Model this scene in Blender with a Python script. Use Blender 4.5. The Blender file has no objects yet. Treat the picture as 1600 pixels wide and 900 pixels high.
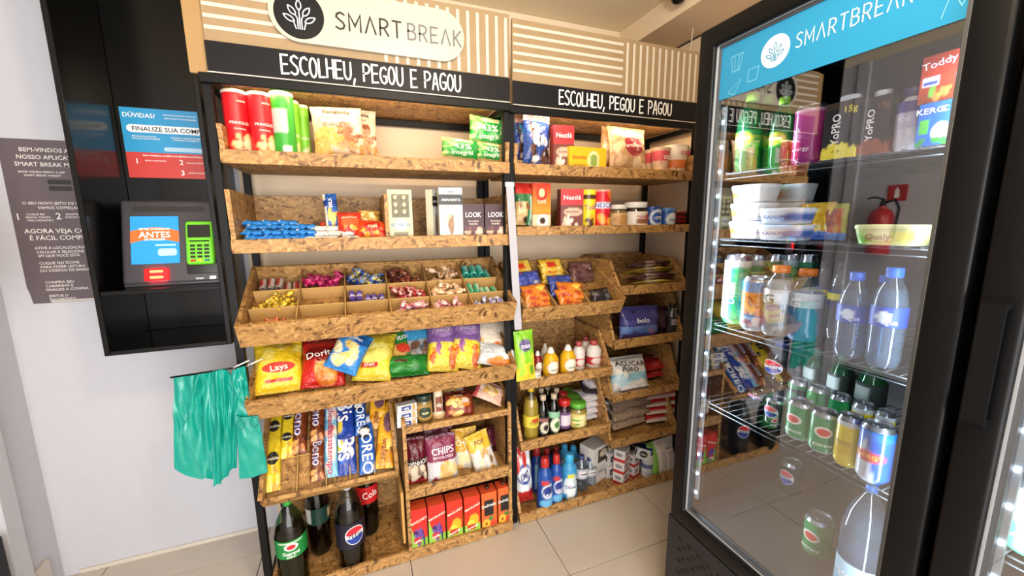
import bpy, bmesh, math, random
import numpy as np
from mathutils import Vector, Matrix, noise as mnoise

# ---------------------------------------------------------------- camera, world, lights, exposure
SC = bpy.context.scene
COL = SC.collection
CAM_H, F_PX = 1.43, 625.9
PITCH, ROLL, YAW = math.radians(9.461), math.radians(-0.504), math.radians(20.91)
_fwd = Vector((math.cos(PITCH)*math.sin(YAW), math.cos(PITCH)*math.cos(YAW), -math.sin(PITCH)))
_r0 = Vector((math.cos(YAW), -math.sin(YAW), 0)); _u0 = _r0.cross(_fwd)
_right = math.cos(ROLL)*_r0 + math.sin(ROLL)*_u0
_up = -math.sin(ROLL)*_r0 + math.cos(ROLL)*_u0
cam = bpy.data.cameras.new('camera'); cam.sensor_width = 36; cam.lens = F_PX/1600*36; cam.clip_start = .02
cam_o = bpy.data.objects.new('camera', cam); COL.objects.link(cam_o)
M3 = Matrix((_right, _up, -_fwd)).transposed().to_4x4(); M3.translation = Vector((0, 0, CAM_H))
cam_o.matrix_world = M3
SC.camera = cam_o

def at(x, y, ax, c):
    """world point on the plane axis ax = c seen at photo pixel (x, y)"""
    d = _right*((x-800)/F_PX) - _up*((y-450)/F_PX) + _fwd
    o = Vector((0, 0, CAM_H)); t = (c-o[ax])/d[ax]
    return o + d*t

w = bpy.data.worlds.new('daylight'); SC.world = w; w.use_nodes = True
bg = w.node_tree.nodes['Background']; bg.inputs[0].default_value = (.86, .92, 1, 1); bg.inputs[1].default_value = 1.6

def area(name, loc, rot, sx, sy, power, color):
    l = bpy.data.lights.new(name, 'AREA'); l.shape = 'RECTANGLE'; l.size = sx; l.size_y = sy
    l.energy = power; l.color = color
    o = bpy.data.objects.new(name, l); o.location = loc; o.rotation_euler = rot; COL.objects.link(o)
    return o
# daylight coming in through the open shop front behind the camera
area('shop_front_daylight', (.2, -2.05, 1.2), (math.radians(90), 0, 0), 2.6, 2.2, 150, (1, .96, .92))

SC.view_settings.view_transform = 'Standard'; SC.view_settings.look = 'None'
SC.view_settings.gamma = 1; SC.view_settings.use_curve_mapping = False
SC.view_settings.exposure = -0.08
SC.cycles.use_denoising = True
SC.cycles.max_bounces = 8; SC.cycles.transparent_max_bounces = 24; SC.cycles.glossy_bounces = 4
SC.cycles.caustics_reflective = False; SC.cycles.caustics_refractive = False
SC.cycles.sample_clamp_indirect = 6

# ---------------------------------------------------------------- colours and materials
def lin(c):
    return tuple(x/12.92 if x <= .04045 else ((x+.055)/1.055)**2.4 for x in c)
def hx(s):
    s = s.lstrip('#'); return lin(tuple(int(s[i:i+2], 16)/255 for i in (0, 2, 4)))
MATS = {}
def pb(name):
    m = bpy.data.materials.new(name); m.use_nodes = True
    return m, m.node_tree.nodes, m.node_tree.links, m.node_tree.nodes['Principled BSDF']
def mat(name, col, rough=.5, metal=0, bump=0, bscale=60, var=0, spec=None, emit=None, es=1):
    if name in MATS: return MATS[name]
    m, n, l, p = pb(name)
    c = hx(col) if isinstance(col, str) else col
    p.inputs['Base Color'].default_value = (*c, 1); p.inputs['Roughness'].default_value = rough
    p.inputs['Metallic'].default_value = metal
    if spec is not None: p.inputs['Specular IOR Level'].default_value = spec
    if emit:
        p.inputs['Emission Color'].default_value = (*hx(emit), 1); p.inputs['Emission Strength'].default_value = es
    if bump or var:
        tc = n.new('ShaderNodeTexCoord'); nz = n.new('ShaderNodeTexNoise')
        nz.inputs['Scale'].default_value = bscale; nz.inputs['Detail'].default_value = 4
        l.new(tc.outputs['Object'], nz.inputs['Vector'])
        if bump:
            b = n.new('ShaderNodeBump'); b.inputs['Strength'].default_value = bump; b.inputs['Distance'].default_value = .01
            l.new(nz.outputs['Fac'], b.inputs['Height']); l.new(b.outputs[0], p.inputs['Normal'])
        if var:
            h = n.new('ShaderNodeHueSaturation'); h.inputs['Color'].default_value = (*c, 1)
            mr = n.new('ShaderNodeMapRange'); mr.inputs[3].default_value = 1-var; mr.inputs[4].default_value = 1+var
            l.new(nz.outputs['Fac'], mr.inputs[0]); l.new(mr.outputs[0], h.inputs['Value']); l.new(h.outputs[0], p.inputs['Base Color'])
    MATS[name] = m; return m
def print_mat(name, rough, bump, bscale, coat=0):
    m, n, l, p = pb(name)
    a = n.new('ShaderNodeAttribute'); a.attribute_name = 'Col'
    l.new(a.outputs['Color'], p.inputs['Base Color'])
    p.inputs['Roughness'].default_value = rough; p.inputs['Coat Weight'].default_value = coat
    if bump:
        tc = n.new('ShaderNodeTexCoord'); nz = n.new('ShaderNodeTexNoise')
        nz.inputs['Scale'].default_value = bscale; nz.inputs['Detail'].default_value = 3
        b = n.new('ShaderNodeBump'); b.inputs['Strength'].default_value = bump; b.inputs['Distance'].default_value = .01
        l.new(tc.outputs['Object'], nz.inputs['Vector']); l.new(nz.outputs['Fac'], b.inputs['Height']); l.new(b.outputs[0], p.inputs['Normal'])
    MATS[name] = m; return m
P_FILM = print_mat('printed_film', .24, .8, 38)
P_CARD = print_mat('printed_card', .42, .05, 60)
P_CAN = print_mat('printed_metal', .22, 0, 1, .3)
P_PLAST = print_mat('moulded_plastic', .32, 0, 1)

def osb():
    m, n, l, p = pb('osb_board')
    tc = n.new('ShaderNodeTexCoord')
    nz0 = n.new('ShaderNodeTexNoise'); nz0.inputs['Scale'].default_value = 5; nz0.inputs['Detail'].default_value = 2
    l.new(tc.outputs['Object'], nz0.inputs['Vector'])
    cols = []
    for k, (rot, sc) in enumerate([((.2, .5, .4), (26, 95, 100)), ((1.1, .9, 2.0), (90, 30, 85)), ((.4, 1.2, 1.2), (40, 120, 50))]):
        mp = n.new('ShaderNodeMapping'); mp.inputs['Rotation'].default_value = rot; mp.inputs['Scale'].default_value = sc
        ad = n.new('ShaderNodeMixRGB'); ad.blend_type = 'ADD'; ad.inputs[0].default_value = .12
        l.new(tc.outputs['Object'], ad.inputs[1]); l.new(nz0.outputs['Color'], ad.inputs[2]); l.new(ad.outputs[0], mp.inputs[0])
        v = n.new('ShaderNodeTexVoronoi'); v.inputs['Scale'].default_value = 1; l.new(mp.outputs[0], v.inputs['Vector'])
        s = n.new('ShaderNodeSeparateColor'); l.new(v.outputs['Color'], s.inputs[0]); cols.append((s, v))
    mix = n.new('ShaderNodeMix'); l.new(cols[2][0].outputs[1], mix.inputs[0])
    l.new(cols[0][0].outputs[0], mix.inputs[2]); l.new(cols[1][0].outputs[0], mix.inputs[3])
    r = n.new('ShaderNodeValToRGB'); e = r.color_ramp.elements
    e[0].position = .02; e[0].color = (*hx('#5a3c1e'), 1); e[1].position = .98; e[1].color = (*hx('#c6a06a'), 1)
    for pos, c in ((.14, '#78552e'), (.35, '#9d7543'), (.6, '#aa814b'), (.8, '#b68c53')):
        q = e.new(pos); q.color = (*hx(c), 1)
    l.new(mix.outputs[0], r.inputs[0])
    # dark resin specks between the strands
    sp = n.new('ShaderNodeTexNoise'); sp.inputs['Scale'].default_value = 120; sp.inputs['Detail'].default_value = 3
    l.new(tc.outputs['Object'], sp.inputs['Vector'])
    sr = n.new('ShaderNodeValToRGB'); sr.color_ramp.elements[0].position = .28; sr.color_ramp.elements[1].position = .42
    sr.color_ramp.elements[0].color = (.42, .36, .3, 1); sr.color_ramp.elements[1].color = (1, 1, 1, 1)
    l.new(sp.outputs['Fac'], sr.inputs[0])
    mu = n.new('ShaderNodeMixRGB'); mu.blend_type = 'MULTIPLY'; mu.inputs[0].default_value = .8
    l.new(r.outputs[0], mu.inputs[1]); l.new(sr.outputs[0], mu.inputs[2]); l.new(mu.outputs[0], p.inputs['Base Color'])
    p.inputs['Roughness'].default_value = .55
    b = n.new('ShaderNodeBump'); b.inputs['Strength'].default_value = .25; b.inputs['Distance'].default_value = .002
    l.new(mix.outputs[0], b.inputs['Height']); l.new(b.outputs[0], p.inputs['Normal'])
    return m
OSB = osb()
BLACK = mat('black_metal', '#0a0b0d', .45, 0, spec=.2)
KBLACK = mat('black_melamine', '#08090a', .2, 0, spec=.3)
WHITE_PAINT = mat('white_wall_paint', '#bcbec8', .75, 0, .08, 25, .03)
CREAM = mat('cream_wall_paint', '#e4cfb2', .8, 0, .05, 20, .02)
CEIL = mat('ceiling_paint', '#eedfbf', .85, 0, .03, 12, .02)
WHITE = mat('white_vinyl', '#cdc4b4', .5)
PURE = mat('white_print', '#f3f3f3', .5)
GREYP = mat('grey_print', '#6a6a70', .5)
BLKP = mat('black_print', '#141416', .5)
BAND = mat('black_band_vinyl', '#111116', .45, spec=.2)

def tile_mat():
    m, n, l, p = pb('porcelain_tile')
    tc = n.new('ShaderNodeTexCoord'); nz = n.new('ShaderNodeTexNoise'); nz.inputs['Scale'].default_value = 3; nz.inputs['Detail'].default_value = 6
    l.new(tc.outputs['Object'], nz.inputs['Vector'])
    r = n.new('ShaderNodeValToRGB'); r.color_ramp.elements[0].color = (*hx('#b9b1a7'), 1); r.color_ramp.elements[1].color = (*hx('#cac2b9'), 1)
    l.new(nz.outputs['Fac'], r.inputs[0]); l.new(r.outputs[0], p.inputs['Base Color']); p.inputs['Roughness'].default_value = .28
    return m
TILE = tile_mat()
GROUT = mat('dark_grout', '#5a4a40', .9)

def clear(name, tint, ior=1.45, rough=.03, haze=0):
    """thin clear plastic or glass: what passes is tinted, the rest is mirrored by Fresnel"""
    m = bpy.data.materials.new(name); m.use_nodes = True; n, l = m.node_tree.nodes, m.node_tree.links
    n.clear(); o = n.new('ShaderNodeOutputMaterial'); mx = n.new('ShaderNodeMixShader'); t = n.new('ShaderNodeBsdfTransparent'); g = n.new('ShaderNodeBsdfGlossy')
    t.inputs[0].default_value = (*hx(tint), 1); g.inputs['Roughness'].default_value = rough
    lw = n.new('ShaderNodeLayerWeight'); lw.inputs['Blend'].default_value = .5
    pw = n.new('ShaderNodeMath'); pw.operation = 'POWER'; pw.inputs[1].default_value = 5; l.new(lw.outputs['Facing'], pw.inputs[0])
    r0 = ((ior-1)/(ior+1))**2
    ma = n.new('ShaderNodeMath'); ma.operation = 'MULTIPLY_ADD'; ma.inputs[1].default_value = 1-r0; ma.inputs[2].default_value = r0
    l.new(pw.outputs[0], ma.inputs[0])
    l.new(ma.outputs[0], mx.inputs[0]); l.new(t.outputs[0], mx.inputs[1]); l.new(g.outputs[0], mx.inputs[2]); l.new(mx.outputs[0], o.inputs[0])
    if haze:
        df = n.new('ShaderNodeBsdfDiffuse'); df.inputs[0].default_value = (*hx(tint), 1); m2 = n.new('ShaderNodeMixShader'); m2.inputs[0].default_value = haze
        l.new(mx.outputs[0], m2.inputs[1]); l.new(df.outputs[0], m2.inputs[2]); l.new(m2.outputs[0], o.inputs[0])
    MATS[name] = m; return m
GLASS = clear('fridge_door_glass', '#f4f6fa', 2.6, 0)
CLR = clear('clear_plastic', '#d3e0ea', 1.9, .06, .06)
CLRG = clear('green_clear_plastic', '#4cc07c', 1.7, .05, .12)
CLRFILM = clear('clear_film', '#f3f0ea', 1.7, .15)
GLASSJ = clear('jar_glass', '#e8ecea', 1.6, .03)

# ---------------------------------------------------------------- objects
def link(name, data, parent=None, loc=None, rot=None, scale=None):
    o = bpy.data.objects.new(name, data); COL.objects.link(o)
    if parent is not None: o.parent = parent
    if loc is not None: o.location = loc
    if rot is not None: o.rotation_euler = rot
    if scale is not None: o.scale = scale
    return o
def tag(o, label, cat, group=None):
    o['label'] = label; o['category'] = cat
    if group: o['group'] = group
    return o
def thing(name, label, cat, loc=(0, 0, 0), rotz=0, group=None):
    return tag(link(name, None, None, loc, (0, 0, rotz)), label, cat, group)
def struct(name, mesh, parent=None):
    o = link(name, mesh, parent)
    if parent is None: o['kind'] = 'structure'
    return o
def mesh_from(name, vs, fs, m=None, smooth=False):
    me = bpy.data.meshes.new(name); me.from_pydata([tuple(v) for v in vs], [], fs)
    if m is not None: me.materials.append(m)
    if smooth: me.shade_smooth()
    me.update(); return me
def box_mesh(name, x0, x1, y0, y1, z0, z1, m, bev=0, seg=2):
    bm = bmesh.new(); bmesh.ops.create_cube(bm, size=1)
    for v in bm.verts:
        v.co = ((x0+x1)/2+v.co.x*(x1-x0), (y0+y1)/2+v.co.y*(y1-y0), (z0+z1)/2+v.co.z*(z1-z0))
    if bev: bmesh.ops.bevel(bm, geom=bm.edges[:], offset=bev, segments=seg, affect='EDGES', profile=.6)
    me = bpy.data.meshes.new(name); bm.to_mesh(me); bm.free(); me.materials.append(m)
    if bev: me.shade_smooth(); me.set_sharp_from_angle(angle=.7)
    return me
def box(name, x0, x1, y0, y1, z0, z1, m, parent=None, bev=.0015, seg=1):
    """box whose object origin sits at its centre, so grain runs differently on every board"""
    cx, cy, cz = (x0+x1)/2, (y0+y1)/2, (z0+z1)/2
    me = box_mesh(name, x0-cx, x1-cx, y0-cy, y1-cy, z0-cz, z1-cz, m, bev, seg)
    return link(name, me, parent, (cx, cy, cz))
def prism(name, pts, axis, a, b, m, parent=None, smooth=False):
    """polygon in the two other axes extruded along axis (0,1,2) from a to b"""
    def P(q, t):
        return {0: (t, q[0], q[1]), 1: (q[0], t, q[1]), 2: (q[0], q[1], t)}[axis]
    n = len(pts)
    vs = [P(q, a) for q in pts]+[P(q, b) for q in pts]
    fs = [tuple(range(n)), tuple(range(2*n-1, n-1, -1))]+[(i, n+i, n+(i+1) % n, (i+1) % n) for i in range(n)]
    me = mesh_from(name, vs, fs, m)
    bm = bmesh.new(); bm.from_mesh(me); bmesh.ops.recalc_face_normals(bm, faces=bm.faces[:]); bm.to_mesh(me); bm.free()
    return link(name, me, parent)
def tube_mesh(name, pts, r, m, seg=8, closed=False):
    vs, fs = [], []; n = len(pts); pts = [Vector(p) for p in pts]
    for i, p in enumerate(pts):
        d = (pts[min(i+1, n-1)]-pts[max(i-1, 0)]).normalized()
        a = d.cross(Vector((0, 0, 1)) if abs(d.z) < .9 else Vector((1, 0, 0))).normalized(); b = d.cross(a)
        for k in range(seg):
            t = 2*math.pi*k/seg; vs.append(p+a*math.cos(t)*r+b*math.sin(t)*r)
    for i in range(n-1):
        for k in range(seg):
            fs.append((i*seg+k, i*seg+(k+1) % seg, (i+1)*seg+(k+1) % seg, (i+1)*seg+k))
    fs.append(tuple(range(seg))[::-1]); fs.append(tuple(range((n-1)*seg, n*seg)))
    return mesh_from(name, vs, fs, m, True)

# ---------------------------------------------------------------- writing
_TXT = {}
def text2d(s):
    if s in _TXT: return _TXT[s]
    c = bpy.data.curves.new('lettering', 'FONT'); c.body = s; c.align_x = 'CENTER'; c.size = 1; c.resolution_u = 2; c.offset = .012
    o = bpy.data.objects.new('lettering', c); me = bpy.data.meshes.new_from_object(o)
    vs = [(v.co.x, v.co.y) for v in me.vertices]; fs = [tuple(p.vertices) for p in me.polygons]
    bpy.data.objects.remove(o); bpy.data.curves.remove(c); bpy.data.meshes.remove(me)
    k = 1/.73
    _TXT[s] = ([(x*k, y*k-.5) for x, y in vs], fs); return _TXT[s]
def place2d(vs, x, z, size, rot=0, sx=1):
    c, s = math.cos(rot), math.sin(rot)
    return [(x+(c*a*sx-s*b)*size, z+(s*a*sx+c*b)*size) for a, b in vs]
def flat_text(name, items, m, parent, S):
    """items (string, x, z, cap height, rotation, x scale) laid on the surface S(x, z)"""
    V, Fc = [], []
    for s, x, z, size, rot, sx in items:
        vs, fs = text2d(s); k = len(V)
        V += [S(a, b) for a, b in place2d(vs, x, z, size, rot, sx)]; Fc += [tuple(i+k for i in f) for f in fs]
    return link(name, mesh_from(name, V, Fc, m), parent)
def _oval(w=.5, n=14): return [(w/2+w/2*math.cos(2*math.pi*i/n+1.2), .5+.5*math.sin(2*math.pi*i/n+1.2)) for i in range(n+1)]
STROKE = {
 'E': [[(.46, 1), (0, 1), (0, 0), (.48, .03)], [(0, .5), (.4, .52)]],
 'S': [[(.5, .9), (.3, 1), (.08, .9), (.03, .72), (.2, .56), (.4, .43), (.5, .25), (.42, .06), (.22, 0), (0, .1)]],
 'C': [[(.5, .88), (.35, 1), (.12, .92), (0, .65), (0, .35), (.12, .08), (.32, 0), (.5, .12)]],
 'O': [_oval()], 'L': [[(0, 1), (0, 0), (.4, .02)]], 'H': [[(0, 1), (0, 0)], [(.48, 1), (.48, 0)], [(0, .5), (.48, .52)]],
 'U': [[(0, 1), (0, .3), (.1, .06), (.25, 0), (.4, .06), (.5, .3), (.5, 1)]],
 'P': [[(0, 0), (0, 1), (.3, 1), (.47, .88), (.5, .72), (.4, .54), (.2, .46), (0, .46)]],
 'G': [[(.5, .88), (.35, 1), (.12, .92), (0, .65), (0, .35), (.12, .08), (.32, 0), (.5, .12), (.5, .45), (.28, .45)]],
 'A': [[(0, 0), (.22, 1), (.3, 1), (.5, 0)], [(.1, .36), (.42, .36)]], '^': [[(0, 0), (.32, 1), (.64, 0)]],
 'M': [[(0, 0), (0, 1), (.35, .3), (.7, 1), (.7, 0)]],
 'R': [[(0, 0), (0, 1), (.3, 1), (.47, .88), (.5, .72), (.4, .54), (.2, .46), (0, .46)], [(.24, .46), (.52, 0)]],
 'T': [[(0, 1), (.54, 1)], [(.27, 1), (.27, 0)]], 'K': [[(0, 1), (0, 0)], [(.5, 1), (0, .42)], [(.14, .56), (.52, 0)]],
 'B': [[(0, 0), (0, 1), (.3, 1), (.46, .88), (.46, .66), (.3, .53), (0, .53)], [(.3, .53), (.52, .4), (.52, .13), (.32, 0), (0, 0)]],
 ',': [[(.1, .1), (0, -.2)]], ' ': [],
}
def ribbon(polys, hw):
    """stroke lines as mitred strips with round ends; every strip lies a hair above the one before it"""
    V, Fc = [], []
    for li, pl in enumerate(polys):
        lift = li*4e-5; closed = math.hypot(pl[0][0]-pl[-1][0], pl[0][1]-pl[-1][1]) < 1e-6 and len(pl) > 3
        k = len(V); n = len(pl); L, Rr = [], []
        for i, (x, z) in enumerate(pl):
            p = pl[i-1] if i else (pl[-2] if closed else None); q = pl[i+1] if i < n-1 else (pl[1] if closed else None)
            ds = [((b[0]-a[0]), (b[1]-a[1])) for a, b in ((p, (x, z)), ((x, z), q)) if a is not None and b is not None]
            ds = [(dx/(math.hypot(dx, dz) or 1), dz/(math.hypot(dx, dz) or 1)) for dx, dz in ds]
            mx, mz = sum(d[0] for d in ds), sum(d[1] for d in ds); m = math.hypot(mx, mz) or 1; mx, mz = mx/m, mz/m
            c = max(.45, abs(mx*ds[0][0]+mz*ds[0][1])); nx, nz = -mz*hw/c, mx*hw/c
            L.append((x+nx, z+nz, lift)); Rr.append((x-nx, z-nz, lift))
        V += L+Rr; Fc += [(k+i, k+n+i, k+n+i+1, k+i+1) for i in range(n-1)]
        if not closed:
            for (x, z), (x2, z2) in ((pl[0], pl[1]), (pl[-1], pl[-2])):
                d = math.atan2(z-z2, x-x2); k = len(V)
                V += [(x+hw*math.cos(d+t*math.pi/8), z+hw*math.sin(d+t*math.pi/8), lift) for t in range(-4, 5)]; Fc.append(tuple(range(k, k+9)))
    return V, Fc
def stroke_text(s, x0, x1, zc, h, sp=.16, jit=0, seed=1, per=False):
    """stroke letters filling x0..x1, centred on zc"""
    rnd = random.Random(seed); adv = []; tot = 0
    for ch in s:
        wd = max((p[0] for pl in STROKE[ch] for p in pl), default=.35); adv.append((tot, wd)); tot += wd+sp
    k = (x1-x0)/(tot-sp); out = []
    for ch, (a, wd) in zip(s, adv):
        j = rnd.uniform(-jit, jit); g = 1+rnd.uniform(-jit, jit)
        pls = [[(x0+(a+p[0])*k, zc+((p[1]-.5)*g+j*.6)*h) for p in pl] for pl in STROKE[ch]]
        if per: out.append(pls)
        else: out += pls
    return out
def leaf(cx, cz, ang, L, W):
    pts = []
    for i in range(17):
        t = i/16*2*math.pi; u = math.cos(t); v = math.sin(t)*(1-.15*u)
        a, b = u*L/2, v*W/2*(1-abs(u)**3*.6)
        pts.append((cx+a*math.cos(ang)-b*math.sin(ang), cz+a*math.sin(ang)+b*math.cos(ang)))
    return pts
def emblem_strokes(cx, cz, r):
    R = math.radians; o = []
    for x, z, a, L, W in ((0, .5, 90, .5, .24), (-.36, .2, 128, .55, .24), (.36, .2, 52, .55, .24), (-.52, -.2, 150, .58, .24), (.52, -.2, 30, .58, .24)):
        o.append([(cx+px*r, cz+pz*r) for px, pz in leaf(x, z, R(a), L, W)])
    for pl in ([(0, .22), (0, -.7)], [(-.2, .0), (-.1, -.2), (-.1, -.7)], [(.2, .0), (.1, -.2), (.1, -.7)], [(-.3, -.38), (-.2, -.7)], [(.3, -.38), (.2, -.7)]):
        o.append([(cx+px*r, cz+pz*r) for px, pz in pl])
    return o
def flat(name, polys_vf, m, parent, S, nrm=(0, -1, 0)):
    V, Fc = polys_vf; nrm = Vector(nrm)
    return link(name, mesh_from(name, [Vector(S(v[0], v[1]))+nrm*(v[2] if len(v) > 2 else 0) for v in V], Fc, m), parent)
def disc2d(cx, cz, rx, rz, n=32):
    return [(cx+rx*math.cos(2*math.pi*i/n), cz+rz*math.sin(2*math.pi*i/n)) for i in range(n)], [tuple(range(n))]
def rect2d(x0, x1, z0, z1): return [(x0, z0), (x1, z0), (x1, z1), (x0, z1)], [(0, 1, 2, 3)]
def merge2d(*vfs):
    V, Fc = [], []
    for v, f in vfs:
        k = len(V); V += v; Fc += [tuple(i+k for i in q) for q in f]
    return V, Fc
def pill2d(x0, x1, z0, z1, r=None, n=8):
    r = r or (z1-z0)/2; o = []
    for cx, cz, a0 in ((x1-r, z1-r, 0), (x0+r, z1-r, 90), (x0+r, z0+r, 180), (x1-r, z0+r, 270)):
        o += [(cx+r*math.cos(math.radians(a0+90*i/n)), cz+r*math.sin(math.radians(a0+90*i/n))) for i in range(n+1)]
    return o, [tuple(range(len(o)))]

# ---------------------------------------------------------------- printed packaging
def paint(layers, u, v, seed=0):
    """print of a pack: u from -1 (left) to 1 (right), v from 0 (foot) to 1 (top)"""
    c = np.ones((len(u), 3))
    def put(mask, col):
        nonlocal c
        mask = np.clip(mask, 0, 1)[:, None]; c = c*(1-mask)+np.array(hx(col))*mask
    for L in layers:
        k = L[0]
        if k == 'base': c = np.ones((len(u), 3))*np.array(hx(L[1]))
        elif k == 'band': put(((v >= L[1]) & (v <= L[2])).astype(float), L[3])
        elif k == 'rect': put(((u >= L[1]) & (u <= L[2]) & (v >= L[3]) & (v <= L[4])).astype(float), L[5])
        elif k == 'ell': put((1.1-np.sqrt(((u-L[1])/L[3])**2+((v-L[2])/L[4])**2))*8, L[5])
        elif k == 'diag': put((L[1]*u+L[2]*v-L[3])*14, L[4])
        elif k == 'grad': 
            t = np.clip((v-L[1])/(L[2]-L[1]), 0, 1); m = ((v >= L[1]) & (v <= L[2]))[:, None]
            g = np.array(hx(L[3]))*(1-t[:, None])+np.array(hx(L[4]))*t[:, None]; c = np.where(m, g, c)
        elif k == 'spots':
            rnd = random.Random(L[2]); u0, u1, v0, v1 = L[3]
            for _ in range(L[1]):
                a, b = rnd.uniform(u0, u1), rnd.uniform(v0, v1); r = L[4]*rnd.uniform(.6, 1.3); th = rnd.uniform(0, 3.1)
                du, dv = u-a, (v-b)*L[6] if len(L) > 6 else (v-b)*2.6
                p, q = du*math.cos(th)+dv*math.sin(th), -du*math.sin(th)+dv*math.cos(th)
                put((1.15-np.sqrt((p/r)**2+(q/(r*.62))**2))*6, rnd.choice(L[5]))
    return c
def set_col(me, cols):
    a = me.color_attributes.new('Col', 'FLOAT_COLOR', 'POINT')
    buf = np.ones((len(cols), 4), dtype=np.float32); buf[:, :3] = cols; a.data.foreach_set('color', buf.ravel())
KINDS = {}; SURF = {}
def register(key, w, d, h, parts, S, texts, tm=None):
    """parts: (name, mesh, parent index or None); texts: (string, u, v, size, colour[, rot, sx])"""
    by = {}
    for t in texts: by.setdefault(t[4], []).append((t[0], t[1]*w/2, t[2]*h, t[3], t[5] if len(t) > 5 else 0, t[6] if len(t) > 6 else 1))
    for col, items in by.items():
        V, Fc = [], []
        for s, x, z, size, rot, sx in items:
            vs, fs = text2d(s); k = len(V)
            V += [S(a, b) for a, b in place2d(vs, x, z, size, rot, sx)]; Fc += [tuple(i+k for i in f) for f in fs]
        parts.append(('lettering', mesh_from(key+'_lettering', V, Fc, mat('ink_'+col.strip('#'), col, .45)), 0))
    KINDS[key] = (w, d, h, parts); SURF[key] = S
def ring2d(cx, cz, rx, rz, n=28, k=5):
    """disc as concentric rings, so it can wrap round a curved pack"""
    V = [(cx, cz)]+[(cx+rx*j/k*math.cos(2*math.pi*i/n), cz+rz*j/k*math.sin(2*math.pi*i/n)) for j in range(1, k+1) for i in range(n)]
    Fc = [(0, 1+i, 1+(i+1) % n) for i in range(n)]
    Fc += [(1+(j-1)*n+i, 1+j*n+i, 1+j*n+(i+1) % n, 1+(j-1)*n+(i+1) % n) for j in range(1, k) for i in range(n)]
    return V, Fc
def cut2d(cx, cz, r, z0, up_, wave=.1, n=18, k=4):
    """part of a disc above (up_) or below the wavy line z0"""
    V, Fc = [], []; x1 = math.sqrt(max(0, 1-z0*z0))*.985
    for i in range(n+1):
        x = -x1+2*x1*i/n; a = z0+wave*math.sin(x*2.6); b = math.sqrt(1-x*x)*(1 if up_ else -1)
        if (b-a)*(1 if up_ else -1) < 0: a = b
        V += [(cx+x*r, cz+(a+(b-a)*j/k)*r) for j in range(k+1)]
    for i in range(n):
        for j in range(k):
            q = (i*(k+1)+j, (i+1)*(k+1)+j, (i+1)*(k+1)+j+1, i*(k+1)+j+1); Fc.append(q if up_ else q[::-1])
    return V, Fc
def decal(key, name, vf, col, lift):
    S = SURF[key]; w, d, h, parts = KINDS[key]; V = []
    for a, b in vf[0]:
        p = Vector(S(a, b)); q = Vector((p.x, p.y, 0)); 
        V.append(p+(Vector((0, -1, 0)) if d < w*.9 else q.normalized())*lift)
    parts.insert(1, (name, mesh_from(key+'_'+name, V, vf[1], mat('ink_'+col.strip('#'), col, .45)), 0))
def globe(key, x, z, r):
    decal(key, 'logo_blue', cut2d(x, z, r*.92, -.2, False), '#1d3f9a', -.0003)
    decal(key, 'logo_red', cut2d(x, z, r*.92, .2, True), '#d02434', -.0003)
    decal(key, 'logo_disc', ring2d(x, z, r, r), '#f2f2f2', -.0006)
def bag(key, w, h, t, layers, texts=(), film=None, nx=24, nz=32, seed=1, seal=.05, wr=1.0, square=2.6, back=None, stand=False, plump=.55):
    film = film or P_FILM
    ph = [random.Random(seed*7+i).uniform(0, 6) for i in range(6)]
    def env(v):
        a = (v-seal)/(1-2*seal)
        if a <= 0 or a >= 1: return 0.0
        e = math.sin(math.pi*a)**plump
        if stand: e = min(1, (1-a)*1.25)**.8*(1-(1-min(1, a*9))**3)
        return e
    def half(u, v):
        e = env(v); a = max(0, 1-abs(u)**square)**.6*e
        wob = .10*math.sin(3.1*u+ph[0]+4*v)+.08*math.sin(7*v+ph[1]-2*u)+.06*math.sin(9*u+5*v+ph[2])
        return t/2*a*(1+wr*wob)
    def width(v):
        return w/2*(1-.05*math.sin(math.pi*v)*wr)*(1+.008*wr*math.sin(21*v+ph[3]))
    V = []; U = []; VV = []
    for side in (-1, 1):
        for j in range(nz+1):
            v = j/nz
            for i in range(nx+1):
                u = -1+2*i/nx; y = half(u, v)*side
                if v < seal or v > 1-seal: y += .0025*math.sin(u*30)*wr*.5+side*.0004
                y += .0035*wr*mnoise.noise(Vector((u*3+seed*3.3, v*4, side*5+seed)))*(1 if abs(u) < .999 else 0)
                V.append((u*width(v), y, v*h)); U.append(u); VV.append(v)
    N = (nx+1)*(nz+1); fs = []
    for s in (0, 1):
        for j in range(nz):
            for i in range(nx):
                a = s*N+j*(nx+1)+i; q = (a, a+1, a+nx+2, a+nx+1); fs.append(q if s == 0 else q[::-1])
    for j in range(nz):
        for i, sg in ((0, 1), (nx, -1)):
            a = j*(nx+1)+i; q = (a, a+nx+1, N+a+nx+1, N+a); fs.append(q if sg > 0 else q[::-1])
    for j, sg in ((0, -1), (nz, 1)):
        for i in range(nx):
            a = j*(nx+1)+i; q = (a, a+1, N+a+1, N+a); fs.append(q[::-1] if sg < 0 else q)
    me = mesh_from(key, V, fs, film, True)
    U, VV = np.array(U), np.array(VV); cols = paint(layers, U, VV)
    if back: 
        b = paint([('base', back)], U, VV); cols[N:] = b[N:]
    set_col(me, cols)
    def S(x, z):
        v = min(1, max(0, z/h)); u = max(-1, min(1, x/(w/2)))
        return (x, -half(u, v)-.0035*wr-.0012, z)
    register(key, w, t, h, [('wrapper', me, None)], S, texts)
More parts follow.
